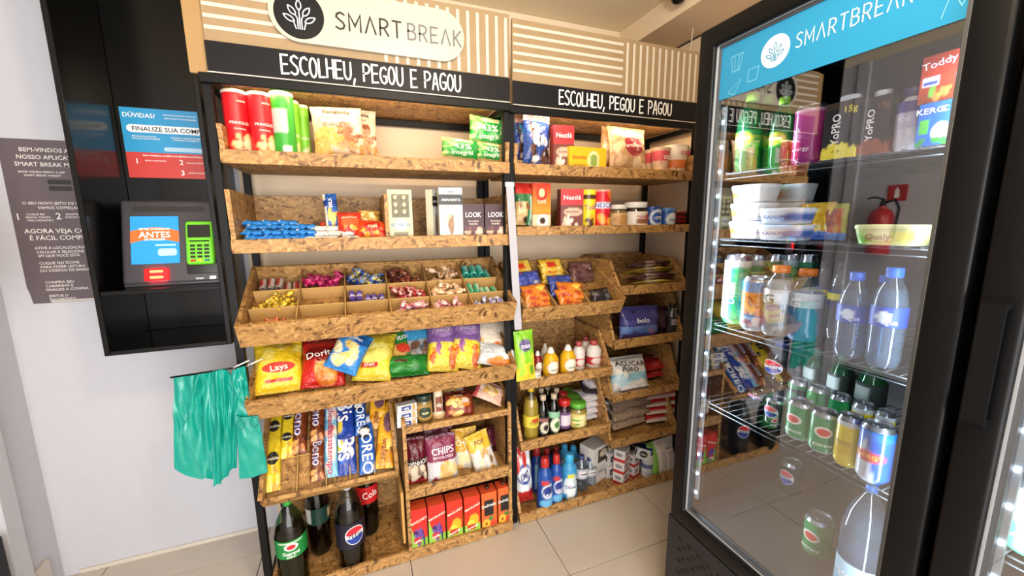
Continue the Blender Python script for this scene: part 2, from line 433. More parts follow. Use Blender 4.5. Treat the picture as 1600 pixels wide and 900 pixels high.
def carton(key, w, d, h, layers, texts=(), side=None, top=None, film=None, extra=(), n=(22, 30)):
    film = film or P_CARD; nx, nz = n
    V, U, VV, fs, C = [], [], [], [], []
    def face(o, ex, ez, lay, a, b):
        k = len(V); uu, vv = [], []
        for j in range(b+1):
            for i in range(a+1):
                V.append(tuple(o[q]+ex[q]*i/a+ez[q]*j/b for q in range(3))); uu.append(-1+2*i/a); vv.append(j/b)
        for j in range(b):
            for i in range(a):
                p = k+j*(a+1)+i; fs.append((p, p+1, p+a+2, p+a+1))
        C.append(paint(lay, np.array(uu), np.array(vv)))
    x, y = w/2, d/2; sl = side or layers; tl = top or [l for l in layers if l[0] == 'base']
    face((-x, -y, 0), (w, 0, 0), (0, 0, h), layers, nx, nz)
    face((x, y, 0), (-w, 0, 0), (0, 0, h), layers, nx, nz)
    face((x, -y, 0), (0, d, 0), (0, 0, h), sl, max(4, nx//3), nz)
    face((-x, y, 0), (0, -d, 0), (0, 0, h), sl, max(4, nx//3), nz)
    face((-x, -y, h), (w, 0, 0), (0, d, 0), tl, nx, 6)
    face((-x, y, 0), (w, 0, 0), (0, -d, 0), [('base', '#777777')], 2, 2)
    me = mesh_from(key, V, fs, film); set_col(me, np.concatenate(C))
    register(key, w, d, h, [('carton', me, None)]+list(extra), lambda a, b: (a, -y-.0008, b), texts)
def lathe_mesh(name, prof, m, layers=None, seg=28, step=None, smooth=True):
    h = max(z for r, z in prof) or 1; pr = [prof[0]]
    for (r0, z0), (r1, z1) in zip(prof, prof[1:]):
        k = max(1, int(math.ceil(abs(z1-z0)/step))) if step else 1
        pr += [(r0+(r1-r0)*i/k, z0+(z1-z0)*i/k) for i in range(1, k+1)]
    V, U, VV, fs = [], [], [], []
    n = seg+1 if layers else seg
    for r, z in pr:
        for i in range(n):
            a = -math.pi+2*math.pi*i/seg
            V.append((r*math.sin(a), -r*math.cos(a), z)); U.append(a/(math.pi/2)); VV.append(z/h)
    for j in range(len(pr)-1):
        for i in range(seg):
            b = (i+1) % n; fs.append((j*n+i, j*n+b, (j+1)*n+b, (j+1)*n+i))
    if not layers:
        if pr[0][0] > 1e-5: fs.append(tuple(range(n))[::-1])
        if pr[-1][0] > 1e-5: fs.append(tuple(range((len(pr)-1)*n, len(pr)*n)))
    me = mesh_from(name, V, fs, m, smooth)
    if smooth: me.set_sharp_from_angle(angle=.9)
    if layers: set_col(me, paint(layers, np.array(U), np.array(VV)))
    return me
def tin(key, r, h, layers, texts=(), prof=None, film=None, extra=(), name='body', seg=32):
    film = film or P_CAN
    prof = prof or [(0, 0), (r*.9, 0), (r, .004), (r, h-.004), (r*.96, h), (0, h)]
    me = lathe_mesh(key, prof, film, layers, seg, h/26)
    def S(x, z):
        a = x/r; rr = max(q for q, zz in prof)+.0009
        return (rr*math.sin(a), -rr*math.cos(a), z)
    register(key, 2*r, 2*r, h, [(name, me, None)]+list(extra), S, texts)
def cyl(name, r, z0, z1, m, r1=None, bev=.0015, seg=24):
    r1 = r if r1 is None else r1
    return lathe_mesh(name, [(0, z0), (r-bev, z0), (r, z0+bev), (r1, z1-bev), (r1-bev, z1), (0, z1)], m, None, seg)
def bottle(key, r, h, liquid, clearm, label, capcol, texts=(), prof=None, capr=.014, caph=.02, lab=(.25, .6), fill=.85, labz=None):
    """bottle of clear plastic with drink inside, printed sleeve and screw cap"""
    hb = h-caph
    prof = prof or [(0, 0), (r*.82, 0), (r*.98, .012), (r, .03), (r*.97, h*.2), (r, h*.25), (r, h*.6), (r*.97, h*.66), (r*.8, h*.78), (r*.45, h*.88), (capr*.9, h*.93), (capr*.88, hb)]
    body = lathe_mesh(key+'_b', prof, clearm, None, 28)
    parts = [('body', body, None)]
    if liquid:
        lp = [(max(0, q-.0015), z+.001) for q, z in prof if z < h*fill]
        q = lp[-1]; lp.append((0, q[1]))
        parts.append(('drink', lathe_mesh(key+'_d', lp, liquid, None, 24), 0))
    z0, z1 = lab[0]*h, lab[1]*h; rl = r+.0012
    lm = lathe_mesh(key+'_l', [(rl, 0), (rl, z1-z0)], P_CARD, label, 28, (z1-z0)/16)
    lm.transform(Matrix.Translation((0, 0, z0)))
    parts.append(('printed_sleeve', lm, 0))
    parts.append(('cap', cyl(key+'_c', capr*1.08, hb-.002, h, mat('cap_'+capcol.strip('#'), capcol, .35)), 0))
    def S(x, z):
        a = x/rl; return ((rl+.0008)*math.sin(a), -(rl+.0008)*math.cos(a), z)
    register(key, 2*r, 2*r, h, parts, S, texts)

def place(key, name, label, cat, loc, rot=None, size=None, group=None, mtx=None):
    w, d, h, parts = KINDS[key]
    root = link(name, None)
    s = (1, 1, 1)
    if size: s = (size[0]/w, size[1]/d, size[2]/h)
    if mtx is not None: root.matrix_world = mtx @ Matrix.Diagonal((*s, 1))
    else:
        root.location = loc; root.rotation_euler = rot or (0, 0, 0); root.scale = s
    tag(root, label, cat, group)
    objs = []
    for pn, me, pi in parts:
        objs.append(link(pn, me, root if pi is None else objs[pi]))
    return root
def up(key, name, label, cat, x0, x1, yt, Y, zb, rz=0, tilt=0, group=None, h=None, dscale=None, flip=0):
    """upright pack standing on z = zb; the photo's columns x0..x1 and top row yt give width and height at depth Y"""
    w, d, hh, _ = KINDS[key]
    xc = (x0+x1)/2; top = at(xc, yt, 1, Y); H = h or max(.02, top.z-zb)
    yb = 450
    a, b = at(x0, yt, 1, Y), at(x1, yt, 1, Y); W = b.x-a.x
    D = d*(dscale or (W/w))
    return place(key, name, label, cat, (top.x, Y, zb), (tilt, 0, rz), (W, D, H), group)
def on_plane(x, y, tr, off):
    """point seen at photo pixel (x, y) lying off above the floor of a slanted tray (y0, z0, degrees)"""
    a = math.radians(tr[2]); nrm = Vector((0, -math.sin(a), math.cos(a))); q = Vector((0, tr[0], tr[1]))+nrm*off
    d = _right*((x-800)/F_PX) - _up*((y-450)/F_PX) + _fwd; o = Vector((0, 0, CAM_H))
    return o+d*((q-o).dot(nrm)/d.dot(nrm))
def lean(key, name, label, cat, pb_, pt_, wpx, group=None, rz=0, dscale=1, roll=0):
    """pack leaning from photo point pb_=(x, y, depth) up to pt_"""
    w, d, hh, _ = KINDS[key]
    b = at(pb_[0], pb_[1], 1, pb_[2]); t = at(pt_[0], pt_[1], 1, pt_[2])
    z = (t-b); H = z.length; z.normalize()
    x = Vector((math.cos(rz), math.sin(rz), 0)); x = (x-z*x.dot(z)).normalized(); y = z.cross(x)
    m = Matrix((x, y, z)).transposed().to_4x4(); m.translation = b
    mx, my, mY = (pb_[0]+pt_[0])/2, (pb_[1]+pt_[1])/2, (pb_[2]+pt_[2])/2
    W = at(mx+wpx/2, my, 1, mY).x-at(mx-wpx/2, my, 1, mY).x
    return place(key, name, label, cat, None, None, (W, d*dscale, H), group, m)
def fr(key, name, label, cat, x0, x1, yt, X, zb, group=None, h=None, rz=-math.pi/2):
    """upright thing inside a fridge, measured on the plane X"""
    w, d, hh, _ = KINDS[key]
    xc = (x0+x1)/2; top = at(xc, yt, 0, X); H = h or max(.02, top.z-zb)
    W = abs(at(x1, yt, 0, X).y-at(x0, yt, 0, X).y)
    return place(key, name, label, cat, (X, top.y, zb), (0, 0, rz), (W, d*W/w, H), group)

# ================================================================ the room
WX0, WX1, WY, ZC, YF = -1.22, 1.65, 2.005, 2.437, -2.2
fl = box_mesh('floor', WX0-.1, WX1+.1, YF, WY+.1, -.06, -.004, GROUT); fl = struct('floor', fl)
tmeshes = {}
xs = [WX0]+[.12+.6*k for k in range(-2, 3)]+[WX1]; ys = [YF]+[1.25+.6*k for k in range(-5, 2)]+[WY]
for i in range(len(xs)-1):
    for j in range(len(ys)-1):
        x0, x1, y0, y1 = xs[i], xs[i+1], ys[j], ys[j+1]
        if x1-x0 < .02 or y1-y0 < .02: continue
        k = (round(x1-x0, 3), round(y1-y0, 3))
        if k not in tmeshes:
            tmeshes[k] = box_mesh('tile', -(x1-x0)/2+.0015, (x1-x0)/2-.0015, -(y1-y0)/2+.0015, (y1-y0)/2-.0015, -.004, 0, TILE, .0008, 1)
        link('tile', tmeshes[k], fl, ((x0+x1)/2, (y0+y1)/2, 0))
struct('wall_back', box_mesh('wall_back', WX0-.1, WX1+.1, WY, WY+.1, -.05, ZC+.1, WHITE_PAINT))
struct('trim_3', box_mesh('trim_3', -.44, WX1, WY-.004, WY+.01, 0, ZC-.001, CREAM))
struct('wall_left', box_mesh('wall_left', WX0-.1, WX0, YF, WY+.05, -.05, ZC+.1, WHITE_PAINT))
struct('wall_right', box_mesh('wall_right', WX1, WX1+.1, YF, WY+.05, -.05, ZC+.1, CREAM))
struct('ceiling', box_mesh('ceiling', WX0-.1, WX1+.1, YF, WY+.1, ZC, ZC+.1, CEIL))
# shop front behind the camera: lintel and two piers round a wide opening
wf = struct('wall_front', box_mesh('wall_front', WX0-.1, WX1+.1, YF-.1, YF, 2.28, ZC+.1, WHITE_PAINT))
box('pier', WX0-.1, WX0+.1, YF-.1, YF, -.05, 2.28, WHITE_PAINT, wf); box('pier', WX1-.12, WX1+.1, YF-.1, YF, -.05, 2.28, WHITE_PAINT, wf)
# dropped beam along the right wall, with its dark crack against the wall
bmm = struct('trim_1', box_mesh('trim_1', 1.405, WX1, YF, WY, 2.33, ZC, CREAM, .002, 1))
box('shadow_gap', WX1-.004, WX1-.001, YF+.01, WY-.01, 2.322, 2.331, mat('crack', '#3a2c1c', .9), bmm)
# white pilaster and tile skirting on the left wall
struct('trim_2', box_mesh('trim_2', WX0, WX0+.022, 1.775, 1.842, 0, ZC-.001, WHITE_PAINT, .002, 1))
sk = struct('baseboard_left', box_mesh('baseboard_left', WX0, WX0+.012, 1.845, 1.932, 0, .15, TILE, .001, 1))
sk2 = struct('baseboard_back', box_mesh('baseboard_back', WX0+.05, -.5, WY-.006, WY, 0, .018, mat('mortar', '#c9c2b8', .9, 0, .3, 60), .001, 1))
pn = thing('dark_panel', 'black upright panel cut off at the lower left corner of the picture', 'panel', (WX0+.03, 1.6, 0))
box('panel_board', WX0+.024-pn.location.x, WX0+.034-pn.location.x, -.3, .135, 0, .40, BLACK, pn, .004, 2)
box('panel_foot', WX0+.026-pn.location.x, WX0+.04-pn.location.x, -.3, .13, .0, .012, KBLACK, pn, .002, 1)

# round ceiling lamp
lamp = thing('ceiling_lamp', 'round white warm ceiling lamp above the shop floor', 'lamp', (.35, .15, ZC))
link('lamp_rim', lathe_mesh('lamp_rim', [(0, -.002), (.15, -.002), (.15, -.035), (.135, -.04), (.132, -.03)], mat('lamp_white', '#efe9dd', .4), None, 40), lamp)
link('lamp_diffuser', lathe_mesh('lamp_diffuser', [(.132, -.03), (.08, -.036), (0, -.038)], mat('lamp_glow', '#fff0d8', .5, emit='#ffdcae', es=14), None, 40), lamp)
ll = bpy.data.lights.new('lamp_light', 'POINT'); ll.shadow_soft_size = .1; ll.energy = 46; ll.color = (1, .82, .6)
link('lamp_light', ll, lamp, (0, 0, -.16))
# dome camera and its cable
dc = at(1068, 6, 2, 2.36)
dome = thing('security_camera', 'small white dome security camera with a black lens under the ceiling', 'camera', (dc.x-.03, dc.y, ZC))
link('camera_base', lathe_mesh('camera_base', [(0, 0), (.05, 0), (.05, -.03), (.043, -.05), (.03, -.055), (0, -.056)], mat('camera_white', '#e6e6e8', .35), None, 32), dome)
link('camera_lens', lathe_mesh('camera_lens', [(.03, -.05), (.029, -.066), (.02, -.078), (0, -.083)], mat('lens_black', '#08080a', .08), None, 28), dome)
cb = tube_mesh('hanging_cable', [at(1090, -8, 1, 1.62), at(1087, 20, 1, 1.62), at(1082, 50, 1, 1.64), at(1079, 78, 1, 1.66), at(1078, 96, 1, 1.68)], .0022, mat('cable_cream', '#d8c8a8', .6))
tag(link('hanging_cable', cb), 'thin pale cable dangling from the ceiling beam by the security camera', 'cable')

# fire extinguisher on the left wall (seen mirrored in the fridge door)
fe = thing('fire_extinguisher', 'red fire extinguisher hung on the left wall, mirrored in the fridge door', 'extinguisher', (WX0+.09, 1.57, 1.2))
REDM = mat('extinguisher_red', '#b3161b', .3)
link('cylinder', lathe_mesh('fe_c', [(0, 0), (.055, 0), (.065, .012), (.065, .24), (.05, .275), (.022, .29), (.02, .305), (0, .305)], REDM, None, 28), fe)
link('printed_band', lathe_mesh('fe_b', [(.0658, .09), (.0658, .19)], mat('extinguisher_band', '#e5d9d2', .5), None, 28), fe)
link('valve', lathe_mesh('fe_v', [(.016, .303), (.016, .33), (.01, .335), (.01, .345), (0, .345)], BLACK, None, 16), fe)
link('lever', tube_mesh('fe_l', [(-.01, 0, .345), (.03, .03, .36), (.05, .06, .352)], .006, BLACK), fe)
link('hose', tube_mesh('fe_h', [(0, -.012, .325), (0, -.06, .34), (.01, -.09, .29), (.012, -.085, .2), (.012, -.08, .1)], .008, BLACK), fe)
link('wall_hook', box_mesh('fe_k', -.088, -.055, -.012, .012, .22, .26, BLACK), fe)
sg = thing('fire_sign', 'small red square extinguisher sign on the left wall, mirrored in the fridge door', 'sign', (WX0+.004, 1.545, 1.585))
box('sign_plate', -.003, .003, -.05, .05, -.05, .05, REDM, sg, .001)
flat('sign_symbol', merge2d(rect2d(-.012, .012, -.03, .02), rect2d(-.004, .004, .02, .034)), PURE, sg, lambda a, b: (.0042, a, b))

# ================================================================ shelf units
def tray(parent, x0, x1, y0, y1, zf, lip, sideh, backh, tilt=0, th=.014, name='tray', left=True, right=True, sideslope=None):
    """OSB tray: floor with front lip, side panels and back panel; tilt in degrees lifts its back edge"""
    L = y1-y0
    r = link(name, box_mesh(name, 0, x1-x0, .0, L, 0, th, OSB, .001, 1), parent, (x0, y0, zf), (math.radians(tilt), 0, 0))
    W = x1-x0
    box('front_lip', 0, W, -.001, th, -.002, lip, OSB, r)
    if backh: box('back_panel', th, W-th, L-th, L, th, backh, OSB, r)
    for ok, a, b in ((left, 0, th), (right, W-th, W)):
        if ok and sideh:
            s = prism('side_panel', [(th, th), (L, th), (L, sideh), (.0 if not sideslope else sideslope, sideh), (.0, sideh if not sideslope else lip)] if not sideslope else [(th, th), (L, th), (L, sideh), (sideslope, sideh), (th, lip)], 0, a, b, OSB, r)
    return r
def unit(label, X0, X1, YFr, ltrays):
    u = thing('shelf_unit', label, 'shelf')
    t = .026
    for x in (X0, X1-t):
        box('post', x, x+t, YFr+.016, YFr+.016+t, 0, 1.885, BLACK, u, .002)
        box('post', x, x+t, 1.955, 1.955+t, 0, 1.885, BLACK, u, .002)
        box('side_rail', x, x+t, YFr+.016+t, 1.955, 1.86, 1.885, BLACK, u, .002)
        box('side_rail', x, x+t, YFr+.016+t, 1.955, .012, .036, BLACK, u, .002)
    for z0, z1 in ((1.858, 1.885), (.012, .036)):
        box('cross_rail', X0+t, X1-t, 1.955, 1.955+t, z0, z1, BLACK, u, .002)
    box('cross_rail', X0, X1, YFr-.002, YFr+.016, 1.858, 1.887, BLACK, u, .002)
    box('wood_batten', X0+t, X1-t, YFr+.017, YFr+.03, 1.866, 1.887, mat('pine', '#b4783c', .6, 0, .1, 30, .1), u)
    box('led_bar', X0+.06, X1-.06, YFr+.032, YFr+.044, 1.872, 1.884, mat('led_bar_warm', '#fff0d8', .4, emit='#ffd9a0', es=6), u, .002)
    l = bpy.data.lights.new('led_bar_light', 'AREA'); l.shape = 'RECTANGLE'; l.size = X1-X0-.14; l.size_y = .02; l.energy = 2.6; l.color = (1, .76, .5)
    link('led_bar_light', l, u, ((X0+X1)/2, YFr+.05, 1.866), Vector((0, .85, -.55)).to_track_quat('-Z', 'Y').to_euler())
    box('top_board', X0+t, X1-t, YFr+.03, 1.98, 1.888, 1.9, OSB, u)
    return u
def header(u, x0, x1, Y, hz, vx, seed):
    hb = box('header_board', x0, x1, Y, Y+.012, 1.888, 2.203, mat('plywood_print', '#97805f', .6, 0, .06, 18, .12), u)
    lo = hb.location
    def rel(o): o.location = o.location-lo; return o
    for z in (2.177, 2.145, 2.113, 2.08, 2.048, 2.016):
        rel(box('stripe', hz[0], hz[1], Y-.0012, Y, z-.0055, z+.0055, WHITE, hb, 0))
    n = vx[2]
    for k in range(n):
        x = vx[0]+(vx[1]-vx[0])*k/(n-1)
        rel(box('stripe', x-.0055, x+.0055, Y-.0012, Y, 1.981, 2.188, WHITE, hb, 0))
    bd = box('slogan_band', x0, x1, Y-.004, Y, 1.889, 1.977, BAND, u, 0)
    box('chrome_edge', x0, x1, Y-.006, Y-.001, 1.8865, 1.8895, mat('pale_edge', '#cfc6bb', .35), u, 0)
    return hb, bd

U1 = unit('black steel and chipboard shelf unit with the round leaf logo on its header', -.418, .597, 1.56, None)
U2 = unit('black steel and chipboard shelf unit on the right beside the fridge', .602, 1.602, 1.58, None)
hb1, bd1 = header(U1, -.391, .592, 1.558, (-.388, .1), (.135, .578, 13), 1)
hb2, bd2 = header(U2, .612, 1.577, 1.578, (.616, 1.128), (1.15, 1.568, 13), 2)
box('edge_board', -.442, -.392, 1.57, 1.582, 1.885, 2.203, mat('raw_ply', '#a08052', .6, 0, .05, 20, .08), U1)
for bd, xa, xb, Y, sd, hh in ((bd1, -.19, .395, 1.5535, 3, .056), (bd2, .818, 1.4, 1.5735, 5, .053)):
    for pls in stroke_text('ESCOLHEU, PEGOU E PAGOU', xa, xb, 1.934, hh, .19, .06, sd, True):
        if pls: flat('letter', ribbon(pls, .003), PURE, bd, lambda a, b: (a-bd.location.x, Y-.0006-bd.location.y, b-bd.location.z))
# logo plate
lp = link('logo_plate', mesh_from('logo_plate', [(0, 0, 0)], []), U1, (.1, 1.548, 2.087)); 
pv, pf = pill2d(-.312, .312, -.085, .085)
n = len(pv); vs = [(a, -.004, b) for a, b in pv]+[(a, .008, b) for a, b in pv]
lp.data = mesh_from('logo_plate', vs, [tuple(range(n)), tuple(range(2*n-1, n-1, -1))]+[(i, n+i, n+(i+1) % n, (i+1) % n) for i in range(n)], mat('white_acrylic', '#bfb8ac', .3))
def SL(a, b): return (a, -.0048, b)
flat('emblem_disc', disc2d(-.225, -.004, .072, .072, 40), BAND, lp, SL)
flat('emblem', ribbon(emblem_strokes(-.225, -.006, .058), .0018), mat('pale_blue_print', '#c9d3dd', .4), lp, lambda a, b: (a, -.0056, b))
adv = {'M': .7, '^': .64, 'T': .54, 'R': .52, 'B': .52, 'K': .52, 'E': .48, 'S': .5}
for word, xa, xb, m in (('SM^RT', -.118, .088, BLKP), ('BRE^K', .112, .298, GREYP)):
    tot = sum(adv[c] for c in word)+.3*(len(word)-1); k = (xb-xa)/tot; x = xa
    for ch in word:
        flat('letter', ribbon(stroke_text(ch, x, x+adv[ch]*k, -.004, .05), .0032), m, lp, SL); x += (adv[ch]+.3)*k

XL0, XL1 = -.388, .590
T1 = tray(U1, XL0, XL1, 1.558, 1.9, 1.622, .042, .118, .05)
T2 = tray(U1, XL0, XL1, 1.558, 1.9, 1.334, .044, .205, .205)
box('divider', .1-XL0, .114-XL0, .02, .32, .014, .2, OSB, T2)
T3 = tray(U1, -.392, .594, 1.536, 1.9, 1.02, .09, .09, .09, tilt=27)
T4 = tray(U1, -.392, .594, 1.54, 1.93, .755, .085, .085, .085, tilt=27)
T5TILT = 42
T5 = tray(U1, XL0, .092, 1.558, 1.93, .405, .05, .09, .06, tilt=T5TILT)
T0 = tray(U1, XL0, XL1, 1.558, 1.94, .004, .046, .1, .3)
# compartment walls of the sweets tray
W3 = .594+.392
c3 = [.014+(W3-.028)*k/6 for k in range(7)]; r3 = [.014, .118, .225, .362]
for k in range(1, 6): box('divider', c3[k]-.002, c3[k]+.002, .014, .35, .014, .075, mat('thin_ply', '#b89257', .6, 0, .05, 30, .1), T3)
for r in (1, 2): 
    for k in range(6): box('divider', c3[k]+.003, c3[k+1]-.003, r3[r]-.002, r3[r]+.002, .014, .068, MATS['thin_ply'], T3)
c5 = [.014, .115, .215, .3, .39, .466]
for k in (1, 2, 3, 4): box('divider', c5[k]-.002, c5[k]+.002, .014, .29, .014, .045, MATS['thin_ply'], T5)
box('divider', c5[0]+.01, c5[2], .15, .156, .014, .03, MATS['thin_ply'], T5)
# three-level cubby at lower right of the unit
cx0, cx1 = .117, .587
cub = link('cubby', box_mesh('cubby', 0, cx1-cx0-.028, 0, .36, -.012, 0, OSB, .001, 1), U1, (cx0+.014, 1.57, .598))
for a in (-.014, cx1-cx0-.028):
    prism('side_panel', [(-.01, -.55), (.36, -.55), (.36, .1), (.12, .1), (-.01, .03)], 0, a, a+.014, OSB, cub)
box('front_lip', 0, cx1-cx0-.028, -.011, .003, -.016, .012, OSB, cub)
box('shelf_board', 0, cx1-cx0-.028, 0, .36, -.302, -.29, OSB, cub)
box('front_lip', 0, cx1-cx0-.028, -.011, .003, -.312, -.262, OSB, cub)
box('back_panel', 0, cx1-cx0-.028, .34, .352, -.29, -.012, OSB, cub)
box('back_panel', 0, cx1-cx0-.028, .34, .352, 0, .1, OSB, cub)
box('loose_board', .098, .11, 1.6, 1.86, .055, .3, mat('pale_ply', '#c99a57', .6, 0, .05, 20, .1), U1)

# right unit
R1 = tray(U2, .62, 1.575, 1.578, 1.9, 1.622, .043, .12, 0)
R2 = tray(U2, .628, 1.572, 1.578, 1.9, 1.372, .036, .07, .11, left=False, right=False)
R3L = tray(U2, .636, 1.15, 1.56, 1.92, .998, .068, .085, .085, tilt=27)
for k in (1, 2): box('divider', .17*k, .17*k+.004, .014, .34, .014, .06, MATS['thin_ply'], R3L)
R3R = tray(U2, 1.155, 1.572, 1.578, 1.95, 1.075, .043, .16, .17, left=True, right=True, sideslope=.1)
R4R = tray(U2, 1.135, 1.572, 1.578, 1.95, .808, .043, .24, .24, sideslope=.1)
R4L = tray(U2, .636, 1.13, 1.578, 1.95, .68, .044, .2, .28, sideslope=.12)
R5R = tray(U2, 1.135, 1.572, 1.578, 1.95, .532, .036, .22, .24, sideslope=.1)
R5L = tray(U2, .64, 1.13, 1.578, 1.95, .378, .045, .26, .28, sideslope=.12)
R6R = tray(U2, 1.135, 1.572, 1.578, 1.95, .28, .04, .2, .22, sideslope=.1)
R0 = tray(U2, .633, 1.572, 1.578, 1.95, .006, .046, .13, .3, sideslope=.06)
# white strip hanging between the two units
ws = thing('white_strip', 'long white plastic strip hanging between the two shelf units', 'strip')
ta, tb = at(796.5, 287, 1, 1.535), at(810, 515, 1, 1.535)
d = Vector((.016, 0, 0))
link('strip_body', mesh_from('strip_body', [ta-d, ta+d, tb+d, tb-d]+[p+Vector((0, .004, 0)) for p in (ta-d, ta+d, tb+d, tb-d)], [(0, 3, 2, 1), (4, 5, 6, 7), (0, 1, 5, 4), (1, 2, 6, 5), (2, 3, 7, 6), (3, 0, 4, 7)], mat('strip_white', '#a9a9b2', .5)), ws)
link('strip_clip', box_mesh('strip_clip', ta.x-.018, ta.x+.018, 1.53, 1.545, ta.z-.012, ta.z+.006, mat('clip_white', '#ececec', .4), .002, 1), ws)

# ================================================================ pay station on the left wall
kc = thing('kiosk_cabinet', 'tall black open wall cabinet holding the pay station', 'cabinet')
KX0, KX1, KY, KZ = -.822, -.457, 1.70, .992
box('side_panel', KX0, KX0+.016, KY, WY-.002, KZ, 2.43, KBLACK, kc); box('side_panel', KX1-.016, KX1, KY, WY-.002, KZ, 2.43, KBLACK, kc)
box('back_panel', KX0+.016, KX1-.016, 1.988, WY-.002, KZ+.016, 2.43, KBLACK, kc)
box('bottom_panel', KX0+.016, KX1-.016, KY, WY-.002, KZ, KZ+.016, KBLACK, kc)
box('shelf_board', KX0+.016, KX1-.016, KY+.004, 1.988, 1.196, 1.212, KBLACK, kc)
box('top_panel', KX0+.016, KX1-.016, KY, WY-.002, 2.414, 2.43, KBLACK, kc)
# instruction poster inside the cabinet
def rel_text(name, items, m, parent, Y):
    lo = parent.matrix_world.translation if False else Vector(parent.location)
    return flat_text(name, items, m, parent, lambda a, b: (a-lo.x, Y-lo.y, b-lo.z))
KB, KR = mat('poster_blue', '#2793c9', .4), mat('poster_red', '#c23a36', .4)
po = thing('instruction_poster', 'blue and red payment instruction poster inside the black cabinet', 'poster', (-.643, 1.986, 1.607))
box('blue_sheet', -.149, .149, -.0015, .0015, .094, .254, KB, po, 0)
box('red_sheet', -.149, .149, -.0015, .0015, 0, .0938, KR, po, 0)
SP = lambda a, b: (a, -.0024, b)
flat('banner', pill2d(-.135, .145, .166, .194), mat('banner_white', '#e6eef2', .4), po, SP)
SP2 = lambda a, b: (a, -.0032, b)
flat_text('lettering', [('FINALIZE SUA COMPRA', .002, .18, .0165, 0, 1.02)], BLKP, po, SP2)
flat_text('lettering', [('DÚVIDAS?', -.092, .228, .016, 0, 1.0), ('ENTRE EM CONTATO CONOSCO', .035, .234, .005, 0, 1), ('RESPONDEMOS POR MENSAGEM', .035, .222, .005, 0, 1),
  ('PEGUE SEUS PRODUTOS', -.085, .152, .005, 0, 1), ('NA LOJA E SIGA OS PASSOS', -.08, .144, .005, 0, 1), ('ESCANEIE O CÓDIGO DE BARRAS', .05, .152, .005, 0, 1), ('E FINALIZE O PAGAMENTO', .045, .144, .005, 0, 1),
  ('PARA PRIMEIRA COMPRA DE BEBIDAS ALCOÓLICAS', 0, .083, .0062, 0, 1), ('1', -.118, .062, .02, 0, 1), ('2', .02, .062, .02, 0, 1), ('3', .02, .022, .02, 0, 1), ('4', .128, .05, .02, 0, 1),
  ('BAIXE O APLICATIVO', -.06, .064, .005, 0, 1), ('FAÇA SEU CADASTRO', .07, .06, .005, 0, 1), ('ENVIE O DOCUMENTO', .075, .022, .005, 0, 1)], PURE, po, SP2)
flat('pay_icons', pill2d(-.03, .14, .1, .116), mat('icon_strip', '#a9cfe6', .4), po, SP)
# poster on the white wall
wp = thing('wall_poster', 'dark brown welcome poster with white writing on the white wall', 'poster', (-1.146, 2.003, 1.142))
prism('poster_sheet', [(-.004, .59), (.4, .59), (.4, 0), (.005, 0), (0, .045), (-.004, .06)], 1, -.0012, .0012, mat('poster_brown', '#5d5359', .5, 0, .02, 30, .05), wp)
S0 = lambda a, b: (a, -.002, b)
ps = [('BEM-VINDOS AO', .125, .555, .0145, 0, 1), ('NOSSO APLICATIVO', .13, .53, .0145, 0, 1), ('SMART BREAK MARKET', .135, .505, .0145, 0, 1), ('BAIXE AGORA MESMO O APP', .1, .478, .007, 0, 1), ('SMART BREAK MARKET', .1, .466, .007, 0, 1),
  ('O SEU NOVO JEITO DE COMPRAR', .135, .368, .01, 0, 1), ('VAMOS COMEÇAR?', .13, .352, .01, 0, 1), ('1', .012, .32, .024, 0, 1), ('CLIQUE EM', .06, .328, .007, 0, 1), ('MINHA CONTA', .066, .317, .007, 0, 1), ('CRIE CADASTRO', .07, .306, .007, 0, 1), ('2', .122, .322, .024, 0, 1), ('REGISTRE SEUS', .175, .328, .007, 0, 1), ('DADOS E CRIE', .172, .317, .007, 0, 1),
  ('AGORA VEJA COMO', .125, .268, .0165, 0, 1), ('É FÁCIL COMPRAR', .125, .243, .0165, 0, 1), ('ATIVE A LOCALIZAÇÃO DO', .122, .206, .0095, 0, 1), ('CELULAR E SELECIONE A LOJA', .132, .191, .0095, 0, 1), ('EM QUE VOCÊ ESTÁ', .103, .177, .0095, 0, 1),
  ('CLIQUE NO ÍCONE', .1, .15, .0095, 0, 1), ('PARA FAZER LEITURA', .108, .136, .0095, 0, 1), ('DO CÓDIGO DE BARRA', .112, .122, .0095, 0, 1), ('CONFIRA SEU', .09, .078, .0095, 0, 1), ('CARRINHO E', .088, .064, .0095, 0, 1), ('FINALIZE A COMPRA', .108, .05, .0095, 0, 1), ('EFETUE O', .08, .026, .009, 0, 1), ('PAGAMENTO', .09, .013, .009, 0, 1)]
flat_text('lettering', [(s, x, z*1.0, h, r, k) for s, x, z, h, r, k in ps], mat('poster_ink', '#d9d5d3', .5), wp, S0)
flat('phone_picture', merge2d(([(.185, .485), (.225, .497), (.25, .425), (.21, .41)], [(0, 1, 2, 3)]), rect2d(.245, .275, .1, .15), rect2d(.232, .27, .03, .085)), mat('poster_pale', '#c8ccd4', .5), wp, S0)
flat('store_buttons', merge2d(pill2d(.11, .175, .435, .452, .004), pill2d(.11, .175, .412, .429, .004)), mat('button_dark', '#2b2629', .5), wp, S0)
flat('scan_icon', disc2d(.205, .098, .022, .022), mat('icon_blue', '#2f6fc0', .5), wp, S0)
flat('pay_icons', pill2d(.055, .24, -.0 + .0008, .0095), mat('icon_pale', '#b9b5b4', .5), wp, S0)

